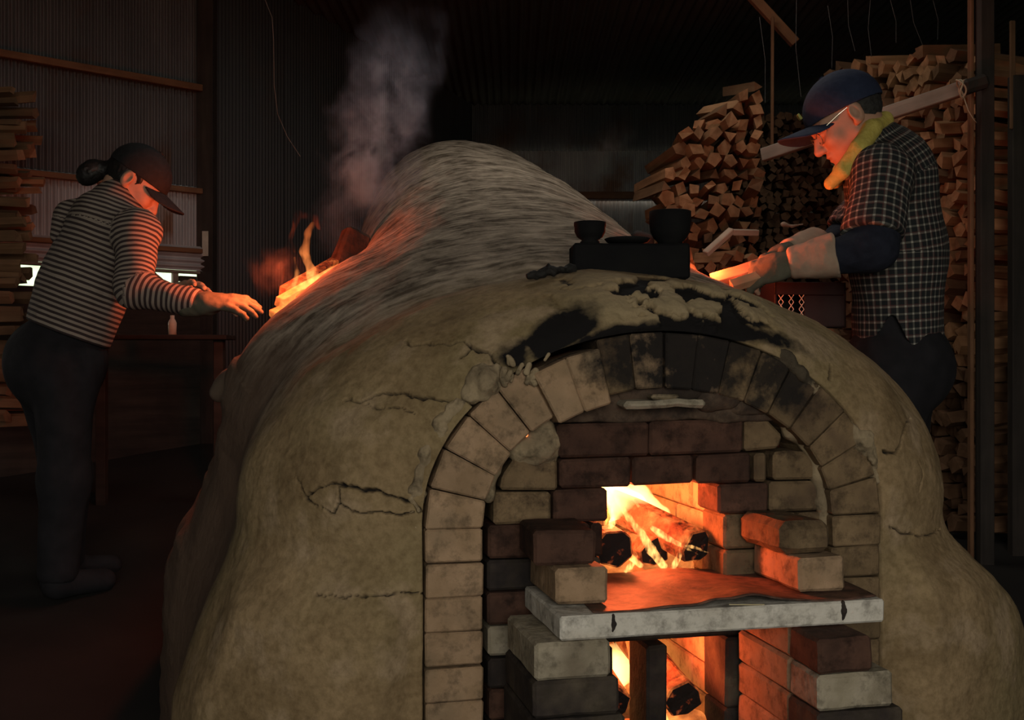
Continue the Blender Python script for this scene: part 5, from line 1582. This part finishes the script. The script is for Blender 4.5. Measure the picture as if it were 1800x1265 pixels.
lo, hi = bounds(HW.w(.12, .12, .14), HW.w(-.2, -.12, -.16), HW.w(-.2, .12, -.16), HW.w(.12, -.12, .14), m=.03)
part('hair', hair_w, lo, hi, .0038, M_HAIR, wom, base_w)['label'] = 'black hair tied back in a knot'

# small things beyond the striped worker
o = link('pale_bottle', lathe_mesh('pale_bottle', [(0, 0), (.017, 0), (.018, .05), (.014, .06), (.009, .068), (.009, .082), (0, .083)], 16), simple('milky_plastic', (.5, .47, .38), (.6, .56, .46), 10, .5), None, pix(303, 588, 4.6), smooth=True)
tag(o, 'small pale bottle standing beyond the striped worker\'s forearm', 'bottle')
bt = o.location
o = bar('plank_shelf', (bt.x - .35, bt.y, bt.z - .012), (bt.x + .25, bt.y, bt.z - .012), .16, .02, M_POST); tag(o, 'dark plank shelf under the pale bottle', 'shelf')
for dx in (-.3, .2):
    link('leg', box_mesh('leg', (dx + .33, -.02, .44 - bt.z), (dx + .37, .02, -.011), .002), M_POST, o)

# ------------------------------------------------------------------ smoke
def make_smoke(name, dens, col, sc, thr, top, rad):
    """thin smoke round the line from the origin to top, fading out from that line"""
    g = G(name); co = g.coord('Object')
    wv = g.noise(co, sc * .5, 3, .55, 1)
    sh = g.n('VectorMath', operation='SUBTRACT'); g.put(sh.inputs[0], wv); sh.inputs[1].default_value = (.5, .5, .5)
    ad = g.n('VectorMath', operation='MULTIPLY_ADD'); g.put(ad.inputs[0], sh.outputs[0]); ad.inputs[1].default_value = (rad * 1.6,) * 3; g.put(ad.inputs[2], co)
    q = ad.outputs[0]
    T = Vector(top); L2 = T.dot(T)
    dt = g.n('VectorMath', operation='DOT_PRODUCT'); g.put(dt.inputs[0], q); dt.inputs[1].default_value = tuple(T / L2)
    t = g.math('MULTIPLY', dt.outputs['Value'], 1.0, True)
    ax = g.n('VectorMath', operation='SCALE'); ax.inputs[0].default_value = tuple(T); g.put(ax.inputs['Scale'], t)
    df = g.n('VectorMath', operation='DISTANCE'); g.put(df.inputs[0], q); g.put(df.inputs[1], ax.outputs[0])
    fall = g.math('SUBTRACT', 1.0, g.math('DIVIDE', df.outputs['Value'], rad), True)
    nz = g.noise(g.scale(q, (1, 1, .6)), sc, 5, .62)
    d = g.math('MULTIPLY', g.ramp(nz, [(thr, (0, 0, 0)), (thr + .22, (1, 1, 1))]), g.math('MULTIPLY', fall, g.ramp(t, [(0, (.25,) * 3), (.15, (1, 1, 1)), (.45, (.65,) * 3), (1, (.0,) * 3)])))
    v = g.n('VolumeScatter', {'Color': col, 'Density': g.math('MULTIPLY', d, dens), 'Anisotropy': .2})
    g.t.links.new(v.outputs[0], g.out.inputs['Volume']); return g.m
def smoke(a, b, rad, dens, col, sc, thr, name, label, seed):
    a, b = Vector(a), Vector(b)
    m = make_smoke(name, dens, col, sc, thr, b - a, rad)
    o = wlump('smoke', [a, a + (b - a) * .5, b], [rad * 1.25] * 3, m, rad * .16, 4 / rad * .2, rad * .12, .08, seed); tag(o, label, 'smoke', kind='stuff'); return o
smoke(pix(626, 372, 4.05), pix(722, 20, 4.2), .18, 16.0, (.66, .77, 1.0, 1), 11, .42, 'blue_wood_smoke', 'bluish wood smoke drifting up from the left side stoke hole', 1)
smoke(pix(512, 468, 3.56), pix(438, 494, 3.5), .075, 3.0, (.92, .72, .64, 1), 26, .42, 'lit_smoke_puff', 'small fire-lit smoke puff left of the burning logs', 2)
smoke(pix(1060, 268, 5.8), pix(1112, 214, 5.8), .10, 6, (.8, .85, .85, 1), 14, .42, 'grey_smoke_wisp', 'faint grey smoke wisp in front of the far wall', 3)
